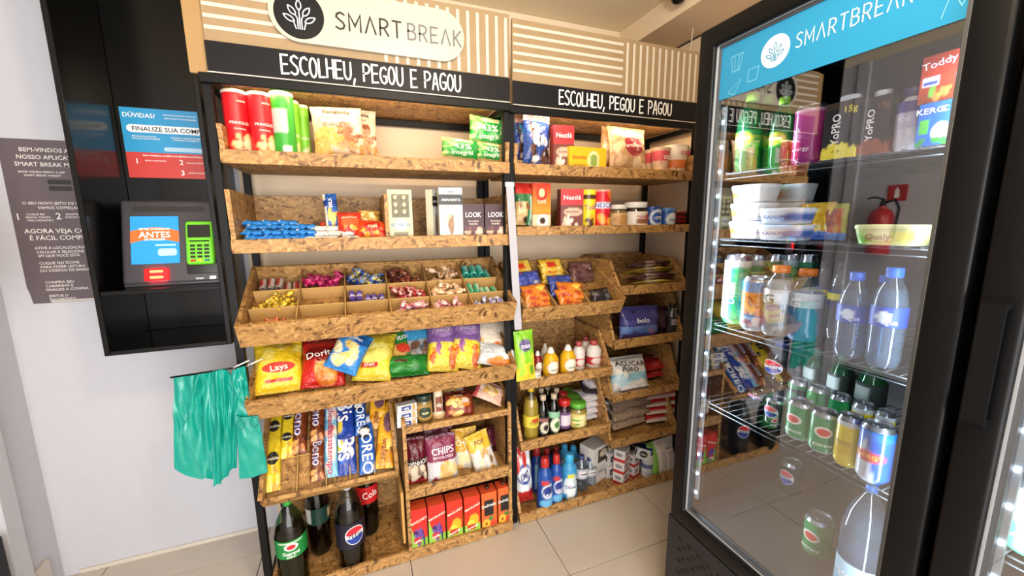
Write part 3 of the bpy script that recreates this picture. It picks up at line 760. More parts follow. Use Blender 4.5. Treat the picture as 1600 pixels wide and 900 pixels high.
# payment terminal
tm = thing('payment_terminal', 'dark grey touch-screen pay station with red scanner window on the cabinet shelf', 'terminal', (-.625, 1.79, 1.212))
a0 = at(193, 440, 1, 1.79); 
TG = mat('terminal_grey', '#3c3b42', .38, .1)
body = link('housing', box_mesh('housing', -.15, .147, -.02, .02, 0, .305, TG, .012, 3), tm, (0, 0, .004), (math.radians(-14), 0, 0))
foot = link('foot', box_mesh('foot', -.145, .143, -.02, .15, 0, .012, TG, .004, 2), tm)
st = lambda a, b: (a, -.0208, b)
flat('camera_bar', pill2d(-.115, .1, .262, .282), mat('bar_dark', '#26252b', .25), body, st)
scn = link('screen', box_mesh('screen', -.122, .018, -.0222, -.02, .072, .245, mat('screen_blue', '#1d7fc4', .15, emit='#2a9ae8', es=.55), .001, 1), body)
sv = lambda a, b: (a, -.0232, b)
arc = []
for i in range(13): arc.append((-.122+.14*i/12, .19+.014*math.sin(math.pi*i/12)))
low = [(x, z-.042) for x, z in arc]
flat('orange_band', (arc+low, [(i, 13+i, 14+i, i+1) for i in range(12)]), mat('screen_orange', '#e2622a', .2, emit='#f06a2c', es=.4), body, sv)
flat_text('lettering', [('ANTES', -.052, .178, .022, 0, 1), ('RETIRE O PRODUTO', -.052, .198, .007, 0, 1), ('DE FINALIZAR', -.052, .16, .007, 0, 1)], mat('screen_white', '#ffffff', .3, emit='#ffffff', es=.5), body, lambda a, b: (a, -.024, b))
flat('bubble', pill2d(-.045, .01, .1, .126, .008), mat('screen_pale', '#9fd4f4', .3, emit='#a6dcff', es=.4), body, sv)
flat('phone_number', pill2d(-.052, .008, .136, .142, .002), MATS['screen_pale'], body, sv)
red = link('scanner_window', box_mesh('scanner_window', -.088, -.015, -.0215, -.019, .012, .056, mat('scanner_red', '#7a0808', .2, emit='#ff0a12', es=1.2), .001, 1), body)
flat('scanner_led', merge2d(pill2d(-.072, -.032, .04, .049), pill2d(-.072, -.032, .019, .028)), mat('scanner_glow', '#ff6040', .3, emit='#ff7038', es=4), body, lambda a, b: (a, -.0225, b))
flat_text('lettering', [('tuten', .075, .014, .0085, 0, 1)], PURE, body, st)
flat('maker_mark', rect2d(.105, .125, .008, .02), PURE, body, st)
rl = bpy.data.lights.new('scanner_light', 'AREA'); rl.size = .05; rl.energy = .25; rl.color = (1, .02, .03)
link('scanner_light', rl, body, (-.05, -.03, .03), (math.radians(90), 0, 0))
link('reader_cradle', box_mesh('reader_cradle', .038, .14, -.028, -.018, .03, .225, mat('cradle_black', '#101012', .4), .004, 2), body)
cr = thing('card_reader', 'bright green card reader with keypad held in the pay station', 'card reader')
cr.matrix_world = Matrix.Translation((-.625, 1.79, 1.216)) @ Matrix.Rotation(math.radians(-14), 4, 'X') @ Matrix.Translation((.088, -.03, .06))
GR = mat('reader_green', '#6fd02c', .35)
link('shell', box_mesh('shell', -.043, .043, -.022, .002, 0, .16, GR, .012, 3), cr)
link('display', box_mesh('display', -.034, .034, -.0245, -.0215, .098, .145, mat('display_black', '#141618', .12), .001, 1), cr)
link('card_slot', box_mesh('card_slot', -.03, .03, -.0238, -.0215, .083, .087, BLACK), cr)
km = box_mesh('key', -.0075, .0075, -.0245, -.0215, -.004, .004, mat('key_black', '#1c1e20', .4), .001, 1)
kcol = [mat('key_red', '#c02a22', .4), mat('key_yellow', '#d8c020', .4), mat('key_teal', '#2a7a6a', .4)]
for r in range(5):
    for c in range(3):
        o = link('key', km if r < 4 else km.copy(), cr, ((c-1)*.021, 0, .068-r*.0135))
        if r == 4: o.data.materials.clear(); o.data.materials.append(kcol[c])

# ================================================================ carrier bags hanging on the wall
rod = thing('bag_rail', 'thin dark wire rail holding the carrier bags', 'rail')
p0, p1 = at(266, 590, 1, 1.545), at(392, 571, 1, 1.545)
link('rod', tube_mesh('rod', [p0, p1], .003, BLACK), rod)
for k in (-.05, -.012): link('white_tie', tube_mesh('white_tie', [p1+Vector((k, -.004, .0)), p1+Vector((k+.02, -.02, .012)), p1+Vector((k+.05, -.01, .022))], .0022, PURE), rod)
TEAL = mat('teal_polythene', '#0c8f83', .22, 0, .6, 14)
TEALD = mat('teal_print', '#0b6e62', .4)
def carrier(label, top, bot, Y, seed, amp, folds, n=56, rows=30, gather=0):
    """thin polythene bag hanging from the rail: pixel outline of top and bottom edge, folds fading towards the foot"""
    o = thing('carrier_bag', label, 'bag')
    rnd = random.Random(seed); ph = [rnd.uniform(0, 6) for _ in range(6)]; vs, fs = [], []
    def edge(pts, u):
        k = u*(len(pts)-1); a = min(int(k), len(pts)-2); f = k-a
        return pts[a][0]*(1-f)+pts[a+1][0]*f, pts[a][1]*(1-f)+pts[a+1][1]*f
    for side in (0, 1):
        for j in range(rows+1):
            t = j/rows
            for i in range(n+1):
                u = i/n; (xt, yt), (xb, yb) = edge(top, u), edge(bot, u)
                e = t**.8; q = at(xt*(1-e)+xb*e, yt*(1-t)+yb*t, 1, Y)
                f = sum(math.sin(u*k*math.pi+ph[m]+t*c)*w for m, (k, c, w) in enumerate(folds))
                f += 2.0*mnoise.noise(Vector((u*1.8+t*1.2+seed, t*2.2, seed)))+1.0*mnoise.noise(Vector((u*4-t*3+seed, t*4, seed*2)))
                q.y += amp*f*(.5+.5*math.sin(math.pi*min(1, t*1.2+.1)))+side*(.005+.02*math.sin(math.pi*u)*math.sin(math.pi*min(1, t*.9+.05)))
                vs.append(q)
    N = (n+1)*(rows+1)
    for s in (0, 1):
        for j in range(rows):
            for i in range(n):
                a = s*N+j*(n+1)+i; fs.append((a, a+1, a+n+2, a+n+1) if s else (a, a+n+1, a+n+2, a+1))
    return o, link('bag_film', mesh_from('bag_film', vs, fs, TEAL, True), o)
carrier('wide teal carrier bag nearest the white wall, hanging flat from the rail', [(270, 589), (290, 587), (312, 584)], [(272, 732), (288, 742), (318, 750)], 1.56, 3, .007, [(1.5, .5, .6), (3, 1, .3)])
carrier('teal carrier bag gathered into folds in the middle of the rail', [(310, 584), (325, 581), (336, 579)], [(286, 676), (318, 742), (345, 758)], 1.548, 5, .011, [(3, 2, .7), (5, -2, .4)])
carrier('teal carrier bag with a deep fold beside the gathered one', [(332, 580), (345, 577), (354, 579)], [(334, 760), (346, 752), (358, 742)], 1.535, 7, .010, [(2, 2, .7), (4, -1, .4)])
carrier('narrow teal carrier bag with a long loop in front of the gathered ones', [(346, 577), (360, 586), (372, 574)], [(356, 738), (362, 734), (370, 730)], 1.54, 9, .009, [(2.5, 1, .7), (5, 2, .3)])
carrier('teal carrier bag slung from its handle above the printed one', [(362, 580), (374, 574), (383, 573)], [(368, 662), (384, 652), (394, 650)], 1.53, 11, .007, [(2, 1, .7), (4, 2, .3)])
o, o2 = carrier('teal carrier bag with dark printed marks nearest the shelf unit', [(368, 650), (380, 652), (402, 650)], [(374, 748), (395, 746), (418, 738)], 1.52, 12, .004, [(1.5, 0, .5)])
ring = []
for cx, cy in ((376, 664), (397, 660)):
    ring += [[at(cx+6*math.cos(t*.524), cy+8*math.sin(t*.524), 1, 1.5) for t in range(13)]]
for rg in ring: link('printed_ring', tube_mesh('printed_ring', rg, .0012, TEALD, 5), o)

# ================================================================ fridges
FB = mat('fridge_black', '#08090b', .36, 0, spec=.2)
LINER = mat('fridge_liner', '#26272c', .45)
GASK = mat('silver_gasket', '#a9afb6', .35, .3)
CHROME = mat('coated_wire', '#3b3f44', .35, .3)
LEDM = mat('led_white', '#e8f6ff', .3, emit='#dff4ff', es=16)
SHELF_Z = (1.565, 1.372, 1.108, .846)
def ring_mesh(name, Y0, Y1, Z0, Z1, w, xa, xb, m, bev):
    """rectangular frame lying in the door plane, border width w, from X = xa to xb"""
    bm = bmesh.new()
    o = [(Y0, Z0), (Y1, Z0), (Y1, Z1), (Y0, Z1)]; i = [(Y0+w, Z0+w), (Y1-w, Z0+w), (Y1-w, Z1-w), (Y0+w, Z1-w)]
    V = [[bm.verts.new((x, *q)) for q in r] for x in (xa, xb) for r in (o, i)]
    for k in range(4):
        j = (k+1) % 4
        bm.faces.new((V[0][k], V[0][j], V[1][j], V[1][k])); bm.faces.new((V[2][k], V[3][k], V[3][j], V[2][j]))
        bm.faces.new((V[0][k], V[2][k], V[2][j], V[0][j])); bm.faces.new((V[1][k], V[1][j], V[3][j], V[3][k]))
    bmesh.ops.recalc_face_normals(bm, faces=bm.faces[:])
    if bev: bmesh.ops.bevel(bm, geom=bm.edges[:], offset=bev, segments=3, affect='EDGES', profile=.5)
    me = bpy.data.meshes.new(name); bm.to_mesh(me); bm.free(); me.materials.append(m); me.shade_smooth(); me.set_sharp_from_angle(angle=.6)
    return me
def fridge(label, y0, y1, handle_side, leds):
    f = thing('display_fridge', label, 'fridge')
    xd, xc, xb = .966, 1.02, 1.6
    box('side_panel', xc, xb, y0+.012, y0+.03, .04, 1.975, FB, f, .003); box('side_panel', xc, xb, y1-.03, y1-.012, .04, 1.975, FB, f, .003)
    box('back_panel', xb-.02, xb, y0+.03, y1-.03, .04, 1.975, LINER, f); box('top_panel', xc, xb-.02, y0+.03, y1-.03, 1.93, 1.975, LINER, f)
    box('floor_panel', xc, xb-.02, y0+.03, y1-.03, .40, .44, LINER, f)
    bp = box('base_panel', xd+.004, xc+.03, y0+.004, y1+.012, .0, .398, mat('fridge_base_grey', '#232428', .45, spec=.3), f, .006, 2)
    vm = box_mesh('vent_slot', -.002, .002, -.009, .009, -.0045, .0045, mat('vent_dark', '#050506', .9), .002, 1)
    lo = bp.location
    for r in range(9):
        for c in range(13):
            y = y1-.05-c*.04-(r % 2)*.02; z = .345-r*.022
            if y > y0+.04: link('vent_slot', vm, bp, (xd+.003-lo.x, y-lo.y, z-lo.z))
    box('foot', xc+.02, xc+.06, y0+.05, y0+.09, 0, .04, BLACK, f); box('foot', xc+.02, xc+.06, y1-.09, y1-.05, 0, .04, BLACK, f)
    d = link('door_frame', ring_mesh('door_frame', y0, y1, .404, 1.963, .0545, xd, xc-.002, FB, .007), f)
    link('gasket', ring_mesh('gasket', y0+.048, y1-.048, .450, 1.917, .0095, xd+.012, xd+.03, GASK, 0), d)
    link('inner_gasket', ring_mesh('inner_gasket', y0+.0575, y1-.0575, .4595, 1.9075, .008, xd+.018, xd+.032, mat('grey_gasket', '#4c4f54', .5), 0), d)
    link('glass_pane', box_mesh('glass_pane', xd+.022, xd+.026, y0+.055, y1-.055, .456, 1.912, GLASS), d)
    hy = y1-.026 if handle_side > 0 else y0+.026
    if handle_side:
        hz0, hz1 = 1.075, 1.305
        prism('door_handle', [(xd+.004, hz0), (xd-.022, hz0+.012), (xd-.022, hz1-.012), (xd+.004, hz1), (xd+.004, hz1-.018), (xd-.014, hz1-.024), (xd-.014, hz0+.024), (xd+.004, hz0+.018)], 1, hy-.014, hy+.014, FB, d)
    for z in SHELF_Z:
        rods = [[(xc+.012, y0+.035, z-.004), (xc+.012, y1-.035, z-.004)], [(xc+.012, y0+.035, z-.018), (xc+.012, y1-.035, z-.018)], [(xb-.06, y0+.035, z-.004), (xb-.06, y1-.035, z-.004)]]
        k = 0
        while y0+.045+k*.026 < y1-.035:
            rods.append([(xc+.01, y0+.045+k*.026, z-.001), (xb-.06, y0+.045+k*.026, z-.001)]); k += 1
        bm = bmesh.new()
        for a, b in rods:
            t = tube_mesh('t', [a, b], .0017, CHROME, 6); bm.from_mesh(t); bpy.data.meshes.remove(t)
        me = bpy.data.meshes.new('wire_shelf'); bm.to_mesh(me); bm.free(); me.materials.append(CHROME); me.shade_smooth()
        link('wire_shelf', me, f)
    lm = lathe_mesh('led', [(0, 0), (.0045, .0005), (.004, .003), (0, .0045)], LEDM, None, 10)
    for yy in (y1-.066, y0+.066):
        s = box('led_strip', xc-.012, xc-.004, yy-.006, yy+.006, .5, 1.75, mat('led_tape', '#b8c4cc', .4), f, 0)
        sg = -1 if yy > (y0+y1)/2 else 1
        for k in range(18):
            link('led', lm, s, (-.005, sg*.0015, -.6+k*.0695), (0, math.radians(-90), 0))
        l = bpy.data.lights.new('led_strip_light', 'AREA'); l.shape = 'RECTANGLE'; l.size = 1.2; l.size_y = .012; l.energy = leds*(1 if sg < 0 else .3); l.color = (.82, .94, 1)
        o = link('led_strip_light', l, f, (xc-.002, yy+sg*.008, 1.12))
        o.rotation_euler = Vector((.75, sg*1.0, 0)).to_track_quat('-Z', 'X').to_euler()
    return f, d
F1, D1 = fridge('tall black glass-door fridge full of drinks with a blue logo strip', .352, .985, 0, 9)
F2, D2 = fridge('second black glass-door fridge cut off by the right edge of the picture', -.296, .337, 1, 6)
# blue logo strip on the first door
def SD(off): return lambda a, b: (.966+.0204-off, .665-a, b)
box('logo_strip', .966+.0205, .966+.0216, .414, .922, 1.763, 1.909, mat('strip_blue', '#2388ba', .3), D1, 0)
WB = mat('strip_white_print', '#dfeef6', .4)
c = at(1207, 79, 0, .977); ca, cz = .665-c.y, c.z
flat('emblem_disc', disc2d(ca, cz, .037, .037, 36), WB, D1, SD(.0005))
flat('emblem', ribbon(emblem_strokes(ca, cz-.002, .029), .001), mat('strip_blue_ink', '#2384b4', .4), D1, SD(.0011), (-1, 0, 0))
a = at(1240, 66, 0, .977); b = at(1420, 8, 0, .977)
flat('lettering', ribbon(stroke_text('SM^RTBRE^K', .665-a.y, .665-b.y, cz+.003, .031, .3), .0013), WB, D1, SD(.0005), (-1, 0, 0))
ic = ribbon([[(ca-.125, cz+.03), (ca-.12, cz-.01), (ca-.098, cz-.01), (ca-.09, cz+.03), (ca-.125, cz+.03)], [(ca-.115, cz+.03), (ca-.112, cz-.01)], [(ca-.1, cz+.03), (ca-.104, cz-.01)],
  [(ca-.13, cz-.06), (ca-.09, cz-.035), (ca-.11, cz-.07), (ca-.13, cz-.06)], [(ca-.07, cz-.02), (ca-.07, cz-.05), (ca-.045, cz-.05), (ca-.04, cz-.02), (ca-.07, cz-.02)],
  [(ca+.31, cz-.06), (ca+.32, cz-.02), (ca+.335, cz-.05), (ca+.35, cz-.02)]], .0008)
flat('doodles', ic, mat('strip_faint', '#7cc4e6', .4), D1, SD(.0005), (-1, 0, 0))

# ---------------------------------------------------------------- fridge goods
def soda(key, r, h, layers, texts=(), lid='#c2c6ca'):
    al = mat('can_aluminium', '#b9bdc2', .25, .9)
    top = lathe_mesh(key+'_t', [(r, h-.012), (r*.85, h-.002), (r*.86, h), (r*.8, h), (r*.78, h-.004), (0, h-.004)], al, None, 28)
    tab = box_mesh(key+'_tab', -.006, .006, -.014, .008, h-.004, h-.002, al, .0008, 1)
    tin(key, r, h-.011, layers, texts, [(r*.72, 0), (r*.8, .002), (r, .012), (r, h-.012)], P_CAN, [('can_lid', top, 0), ('pull_tab', tab, 0)])
    w_, d_, _, p_ = KINDS[key]; KINDS[key] = (w_, d_, h, p_)
soda('can_green', .033, .122, [('base', '#1f8a4a'), ('band', 0, .06, '#c0c4c4')], [('guaraná', 0, .28, .011, '#eeeeee')])
decal('can_green', 'logo_berry', ring2d(0, .068, .015, .011), '#d8362f', -.0003); decal('can_green', 'logo_oval', ring2d(0, .068, .022, .016), '#f0e8e0', -.0006)
soda('can_pepsi', .033, .122, [('base', '#15171c')], [('PEPSI', 0, .6, .0115, '#101426')]); globe('can_pepsi', 0, .0665, .026)
soda('can_yellow', .031, .122, [('base', '#e3c81d'), ('band', .9, 1, '#c9ccd0'), ('rect', -.5, .5, .3, .6, '#d9b916')], [('tônica', 0, .55, .011, '#a88810')])
soda('can_blue', .031, .14, [('base', '#c6ccd6'), ('diag', 1, .6, .35, '#2458b8'), ('diag', -1, .9, .9, '#2d7cd6'), ('band', .82, 1, '#2a6cc8'), ('ell', 0, .52, .7, .1, '#d04858')], [('ENERGY', 0, .52, .011, '#e8c030')])
soda('can_lager', .031, .155, [('base', '#2e9a5a'), ('rect', -.9, -.1, .1, .85, '#dfe8e2'), ('band', .9, 1, '#c0c6c2')], [('LAGER', .4, .5, .012, '#e8f2ea', 1.57)])
soda('can_gold', .031, .145, [('base', '#2d7fb8'), ('rect', -.7, .7, .35, .8, '#d9822a'), ('band', 0, .3, '#c8d2d8')], [('BEER', 0, .2, .011, '#b02020')])
soda('can_pink', .036, .17, [('base', '#a43380'), ('grad', 0, 1, '#8a2470', '#c04a94'), ('ell', -.3, .5, .3, .12, '#d68ac0'), ('band', .93, 1, '#d8a8c8')], [('ink', -.3, .62, .014, '#eedae8'), ('energy', 0, .28, .012, '#f0d8ea')])
soda('can_mint', .04, .13, [('base', '#dfeee0'), ('band', 0, .55, '#3f9a72'), ('band', .94, 1, '#9fc4ae')], [('X', 0, .4, .03, '#f0f6f0')])
soda('can_dark', .031, .122, [('base', '#151b18'), ('ell', 0, .6, .5, .2, '#2d6a44'), ('band', .9, 1, '#2f7a50')], [('LIME', 0, .4, .011, '#8fc0a0')])
WATER = clear('drinking_water', '#c4dcf0', 1.6, .02, .14)
bottle('water', .033, .225, WATER, CLR, [('base', '#2d4fb0'), ('ell', .1, .5, .25, .3, '#dfe8f6'), ('rect', -.9, -.35, .15, .85, '#3f66c4')], '#2f6ad6', [('água', .55, .48, .012, '#e8eefc')], capr=.015, lab=(.42, .62))
bottle('sport_blue', .037, .225, mat('drink_blue', '#2f9fd8', .2), CLR, [('base', '#cfd8dc'), ('ell', 0, .5, .5, .4, '#b8c4cc')], '#e07a2a', [('G', 0, .55, .03, '#f2f2f2')], capr=.019, lab=(.48, .68), fill=.7)
bottle('sport_clear', .037, .225, mat('drink_pale', '#c9cfc8', .2), CLR, [('base', '#c8cdd0'), ('ell', 0, .5, .5, .4, '#e8e8e8')], '#e8823a', [('G', 0, .55, .03, '#3a4a40')], capr=.019, lab=(.48, .68), fill=.8)
bottle('soda_green', .031, .225, None, CLRG, [('base', '#1f8a3c'), ('ell', 0, .5, .6, .4, '#e6e23a')], '#a6e23a', [('LIMÃO', 0, .42, .012, '#f4f6e8')], capr=.014, lab=(.3, .52))
bottle('cola_small', .033, .225, mat('drink_cola', '#1a0d08', .15), CLR, [('base', '#1c2a6a'), ('band', .4, .75, '#e4d430')], '#111118', [('COLA', 0, .48, .012, '#101018')], capr=.014, lab=(.42, .65))
bottle('soda_dark', .033, .2, mat('drink_dark', '#16261d', .15), CLRG, [('base', '#2c3a34'), ('rect', -.6, .2, .2, .85, '#b8c4be')], '#1f5a38', [], capr=.014, lab=(.4, .7))
bottle('cola_tall', .033, .21, mat('drink_cola', '#1a0d08', .15), CLR, [('base', '#15171c')], '#1a2a7a', [('PEPSI', 0, .53, .0115, '#101426')], capr=.014, lab=(.36, .7)); globe('cola_tall', 0, .1115, .027)
bottle('water_jug', .085, .34, WATER, CLR, [('base', '#9fd0ea'), ('band', .55, 1, '#bfe2f4')], '#2f7ad0', [('acqua', 0, .33, .03, '#ffffff')], capr=.02, lab=(.18, .42))
bottle('yogurt', .036, .17, None, mat('milk_plastic', '#c9c6d6', .3), [('base', '#b8b4ca'), ('band', .6, 1, '#453a86')], '#3b347a', [('YOG', 0, .5, .012, '#f0f0f8')], capr=.024, lab=(.35, .78), caph=.018)
def tetra_cap(key, w, d, h, r=.014, col='#dde2e6', hh=.016): return [('cap', (lambda me: me)(cyl(key+'_cap', r, h, h+hh, mat('cap_'+col.strip('#'), col, .35))), 0)]
for k, col, lv in (('shake_yellow', '#e8d84a', '#3a2c20'), ('shake_brown', '#8a4a34', '#2a2024')):
    carton(k, .075, .06, .145, [('base', '#191618'), ('band', .9, 1, lv), ('spots', 26, 3, (-.9, .9, .02, .22), .2, [col]), ('band', 0, .1, col), ('rect', .3, .95, .55, .9, '#2c2628')],
           [('YoPRO', -.25, .52, .019, '#f4f4f4', math.pi/2), ('15g', .5, .85, .016, col)], extra=tetra_cap(k, .075, .06, .145, .021))
carton('choc_drink', .065, .045, .115, [('base', '#c8402e'), ('grad', 0, .5, '#7a3a20', '#d0462e'), ('rect', -.9, .1, .35, .55, '#e8e4ee'), ('rect', -.8, 0, .4, .45, '#3a58b8'), ('spots', 8, 2, (-.8, .8, .05, .25), .25, ['#7ac048', '#e08848'])], [('Toddy', 0, .82, .018, '#ffffff', .15)])
carton('coco_drink', .065, .045, .115, [('base', '#2868c0'), ('ell', .4, .3, .5, .22, '#e8f0d0'), ('rect', -.9, -.3, .3, .6, '#5ab848'), ('spots', 8, 5, (-.9, .9, .02, .15), .25, ['#3f9a48'])], [('KERO', -.3, .82, .016, '#ffffff'), ('C', .5, .82, .016, '#ffffff')])
def tub(key, w, d, h, layers, texts, lidc):
    V, fs = [], []; n = 32
    def rr(k, z, sx):
        for i in range(n):
            a = 2*math.pi*i/n; ca, sa = math.cos(a), math.sin(a); e = .45
            V.append((w/2*sx*math.copysign(abs(ca)**e, ca), d/2*sx*math.copysign(abs(sa)**e, sa), z))
    zs = [(0, .84), (h*.02, .86), (h*.3, .9), (h*.55, .94), (h*.8, .97)]
    for k, (z, s) in enumerate(zs): rr(k, z, s)
    for k in range(len(zs)-1):
        for i in range(n): fs.append((k*n+i, k*n+(i+1) % n, (k+1)*n+(i+1) % n, (k+1)*n+i))
    fs.append(tuple(range(n))[::-1])
    me = mesh_from(key, V, fs, P_PLAST, True); co = np.array(V); set_col(me, paint(layers, co[:, 0]/(w/2), co[:, 2]/h))
    V, fs = [], []
    for k, (z, s) in enumerate([(h*.78, 1), (h*.95, 1), (h, .97), (h, .86), (h*.97, .84)]): rr(k, z, s)
    for k in range(4):
        for i in range(n): fs.append((k*n+i, k*n+(i+1) % n, (k+1)*n+(i+1) % n, (k+1)*n+i))
    fs.append(tuple(range(4*n, 5*n)))
    lid = mesh_from(key+'_lid', V, fs, mat('lid_'+lidc.strip('#'), lidc, .35), True); lid.set_sharp_from_angle(angle=.6)
    register(key, w, d, h, [('tub', me, None), ('lid', lid, 0)], lambda a, b: (a, -d/2*.955, b), texts)
tub('cheese_tub', .095, .07, .05, [('base', '#e9e6e2'), ('rect', -.9, .3, .1, .7, '#e0743a'), ('rect', -.2, .1, .1, .7, '#c8b8a0')], [], '#e6eaec')
tub('cream_tub', .105, .07, .04, [('base', '#e4e6ea'), ('rect', .4, 1, .1, .75, '#4a6ab0')], [('PHILADELPHIA', -.15, .45, .0085, '#2a3a8a')], '#dfe3e8')
tub('spread_tub', .12, .08, .042, [('base', '#d8dd9a'), ('ell', -.7, .25, .3, .3, '#7ab840'), ('ell', .5, .4, .4, .3, '#e8d860')], [('Qualy', -.15, .42, .013, '#a83a3a')], '#e2e6a6')
bag('cheese_pack', .07, .1, .035, [('base', '#e0b020'), ('spots', 14, 4, (-.9, .9, .2, .9), .3, ['#f0cc3a', '#d8901a', '#e8e0a0']), ('band', 0, .22, '#3a58a8')], [], wr=1.2)
bag('ham_pack', .07, .1, .03, [('base', '#b8502a'), ('spots', 10, 8, (-.8, .8, .2, .9), .3, ['#8a2a20', '#c88a3a']), ('band', .85, 1, '#a8a030'), ('rect', -1, -.75, 0, 1, '#a8a030'), ('rect', .75, 1, 0, 1, '#a8a030'), ('band', 0, .2, '#2a68b0')], [], wr=1.2)

z1, z2, z3, z4 = [z+.002 for z in SHELF_Z]; zf = .442
for i, (a, b, X) in enumerate([(1160, 1193, 1.09), (1186, 1216, 1.2), (1212, 1242, 1.09)]):
    fr('soda_green', 'soda_bottle', ['green soda bottle on the top fridge shelf, nearest the light strip', 'green soda bottle on the top fridge shelf, behind its two neighbours', 'green soda bottle on the top fridge shelf, beside the pink can'][i], 'bottle', a, b, (146, 150, 152)[i], X, z1, 'green soda bottles in the fridge')
fr('can_pink', 'energy_drink_can', 'tall pink drink can on the top fridge shelf', 'can', 1248, 1292, 166, 1.09, z1)
fr('shake_yellow', 'shake_carton', 'black shake carton with yellow splash and white cap on the top fridge shelf', 'carton', 1303, 1356, 160, 1.08, z1)
fr('shake_brown', 'shake_carton', 'black shake carton with brown splash and white cap on the top fridge shelf', 'carton', 1357, 1404, 152, 1.08, z1)
fr('yogurt', 'yogurt_bottle', 'pale yogurt bottle with purple collar on the top fridge shelf', 'bottle', 1408, 1450, 138, 1.08, z1)
b = fr('coco_drink', 'drink_carton', 'blue coconut drink carton at the door edge of the top fridge shelf', 'carton', 1446, 1500, 160, 1.06, z1)
q = at(1475, 160, 0, 1.06)
fr('choc_drink', 'drink_carton', 'red chocolate drink carton standing on the blue one', 'carton', 1452, 1506, 85, 1.06, q.z+.001)
# tubs
tz = .052
rows = [('cheese_tub', 1150, 1205, 3, 1.1, 'orange-printed white cheese tub'), ('cheese_tub', 1203, 1255, 3, 1.16, 'white cheese tub')]
nm = ['bottom', 'middle', 'top']
for k in range(3):
    fr('cheese_tub', 'cheese_tub', f'orange-printed cheese tub, {nm[k]} of the stack nearest the fridge light strip', 'tub', 1148, 1204, 350, 1.1, z2+k*tz, h=.05)
for k in range(3):
    fr('cheese_tub', 'cheese_tub', f'orange-printed cheese tub, {nm[k]} of the stack behind the cream cheese', 'tub', 1208, 1262, 350, 1.2, z2+k*tz, h=.05)
for k in range(2):
    fr('cream_tub', 'cream_cheese_tub', f'white and blue cream cheese tub, {("lower", "upper")[k]} of two on the second fridge shelf', 'tub', 1192, 1262, 360, 1.075, z2+k*.043, h=.041)
for k, (a, b, kk) in enumerate([(1252, 1290, 'cheese_pack'), (1272, 1308, 'cheese_pack'), (1290, 1328, 'ham_pack')]):
    fr(kk, 'cheese_pack', ['yellow sliced cheese pack next to the cream cheese', 'yellow sliced cheese pack in the middle of the row of three', 'yellow and red sliced ham pack at the end of the row'][k], 'pack', a, b, (318, 316, 318)[k], 1.16, z2, 'sliced packs in the fridge')
fr('spread_tub', 'margarine_tub', 'pale yellow margarine tub on the second fridge shelf', 'tub', 1342, 1456, 355, 1.06, z2, h=.042)
fr('can_lager', 'beer_can', 'green can with white panel at the light strip end of the third fridge shelf', 'can', 1138, 1172, 398, 1.09, z3)
fr('can_gold', 'beer_can', 'blue and orange can on the third fridge shelf', 'can', 1166, 1202, 432, 1.07, z3)
for k, (a, b, X) in enumerate([(1172, 1200, 1.25), (1200, 1226, 1.25), (1226, 1252, 1.27), (1252, 1278, 1.27)]):
    fr('can_lager' if k % 2 == 0 else 'can_dark', 'beer_can', ['green beer can behind the blue and orange can', 'dark green beer can second in the back row of the third fridge shelf', 'green beer can third in the back row of the third fridge shelf', 'dark green beer can last in the back row of the third fridge shelf'][k], 'can', a, b, 398, X, z3, 'beer cans in the back row')
fr('sport_clear', 'sports_drink', 'pale sports drink with orange cap on the third fridge shelf', 'bottle', 1200, 1244, 415, 1.08, z3)
fr('sport_blue', 'sports_drink', 'blue sports drink with orange cap on the third fridge shelf', 'bottle', 1240, 1288, 420, 1.1, z3)
fr('cola_small', 'cola_bottle', 'dark cola bottle with yellow band behind the blue sports drink', 'bottle', 1276, 1304, 408, 1.25, z3)
fr('cola_small', 'cola_bottle', 'dark cola bottle with yellow band behind the water bottle', 'bottle', 1302, 1334, 410, 1.2, z3)
fr('water', 'water_bottle', 'clear water bottle with blue label beside the dark cola bottles', 'bottle', 1318, 1364, 425, 1.07, z3)
fr('water', 'water_bottle', 'clear water bottle with blue label nearest the right door frame', 'bottle', 1372, 1428, 418, 1.06, z3)
fr('water', 'water_bottle', 'clear water bottle standing behind the other two', 'bottle', 1366, 1402, 430, 1.2, z3)
fr('can_pepsi', 'cola_can', 'black cola can at the light strip end of the fourth fridge shelf', 'can', 1172, 1200, 612, 1.2, z4)
fr('can_pepsi', 'cola_can', 'black cola can in the front row of the fourth fridge shelf', 'can', 1199, 1231, 622, 1.09, z4)
fr('can_green', 'soda_can', 'green guarana can beside the black cola can', 'can', 1234, 1274, 626, 1.08, z4)
fr('can_green', 'soda_can', 'green guarana can beside the yellow can', 'can', 1270, 1312, 642, 1.07, z4, rz=-math.pi/2+.5)
fr('can_yellow', 'tonic_can', 'yellow tonic can on the fourth fridge shelf', 'can', 1311, 1352, 648, 1.06, z4)
fr('can_blue', 'energy_drink_can', 'blue and silver energy drink can on the fourth fridge shelf', 'can', 1347, 1402, 662, 1.05, z4)
bk = [(1232, 1262, 'can_dark'), (1262, 1292, 'can_green'), (1296, 1328, 'can_green'), (1332, 1366, 'can_yellow'), (1368, 1400, 'can_yellow')]
for k, (a, b, kk) in enumerate(bk):
    fr(kk, 'soda_can', ['dark soda can first in the back row of the fourth fridge shelf', 'green can second in the back row of the fourth fridge shelf', 'green can third in the back row of the fourth fridge shelf', 'yellow can fourth in the back row of the fourth fridge shelf', 'yellow can last in the back row of the fourth fridge shelf'][k], 'can', a, b, 612+k*10, 1.17, z4, 'cans in the back row', h=.122)
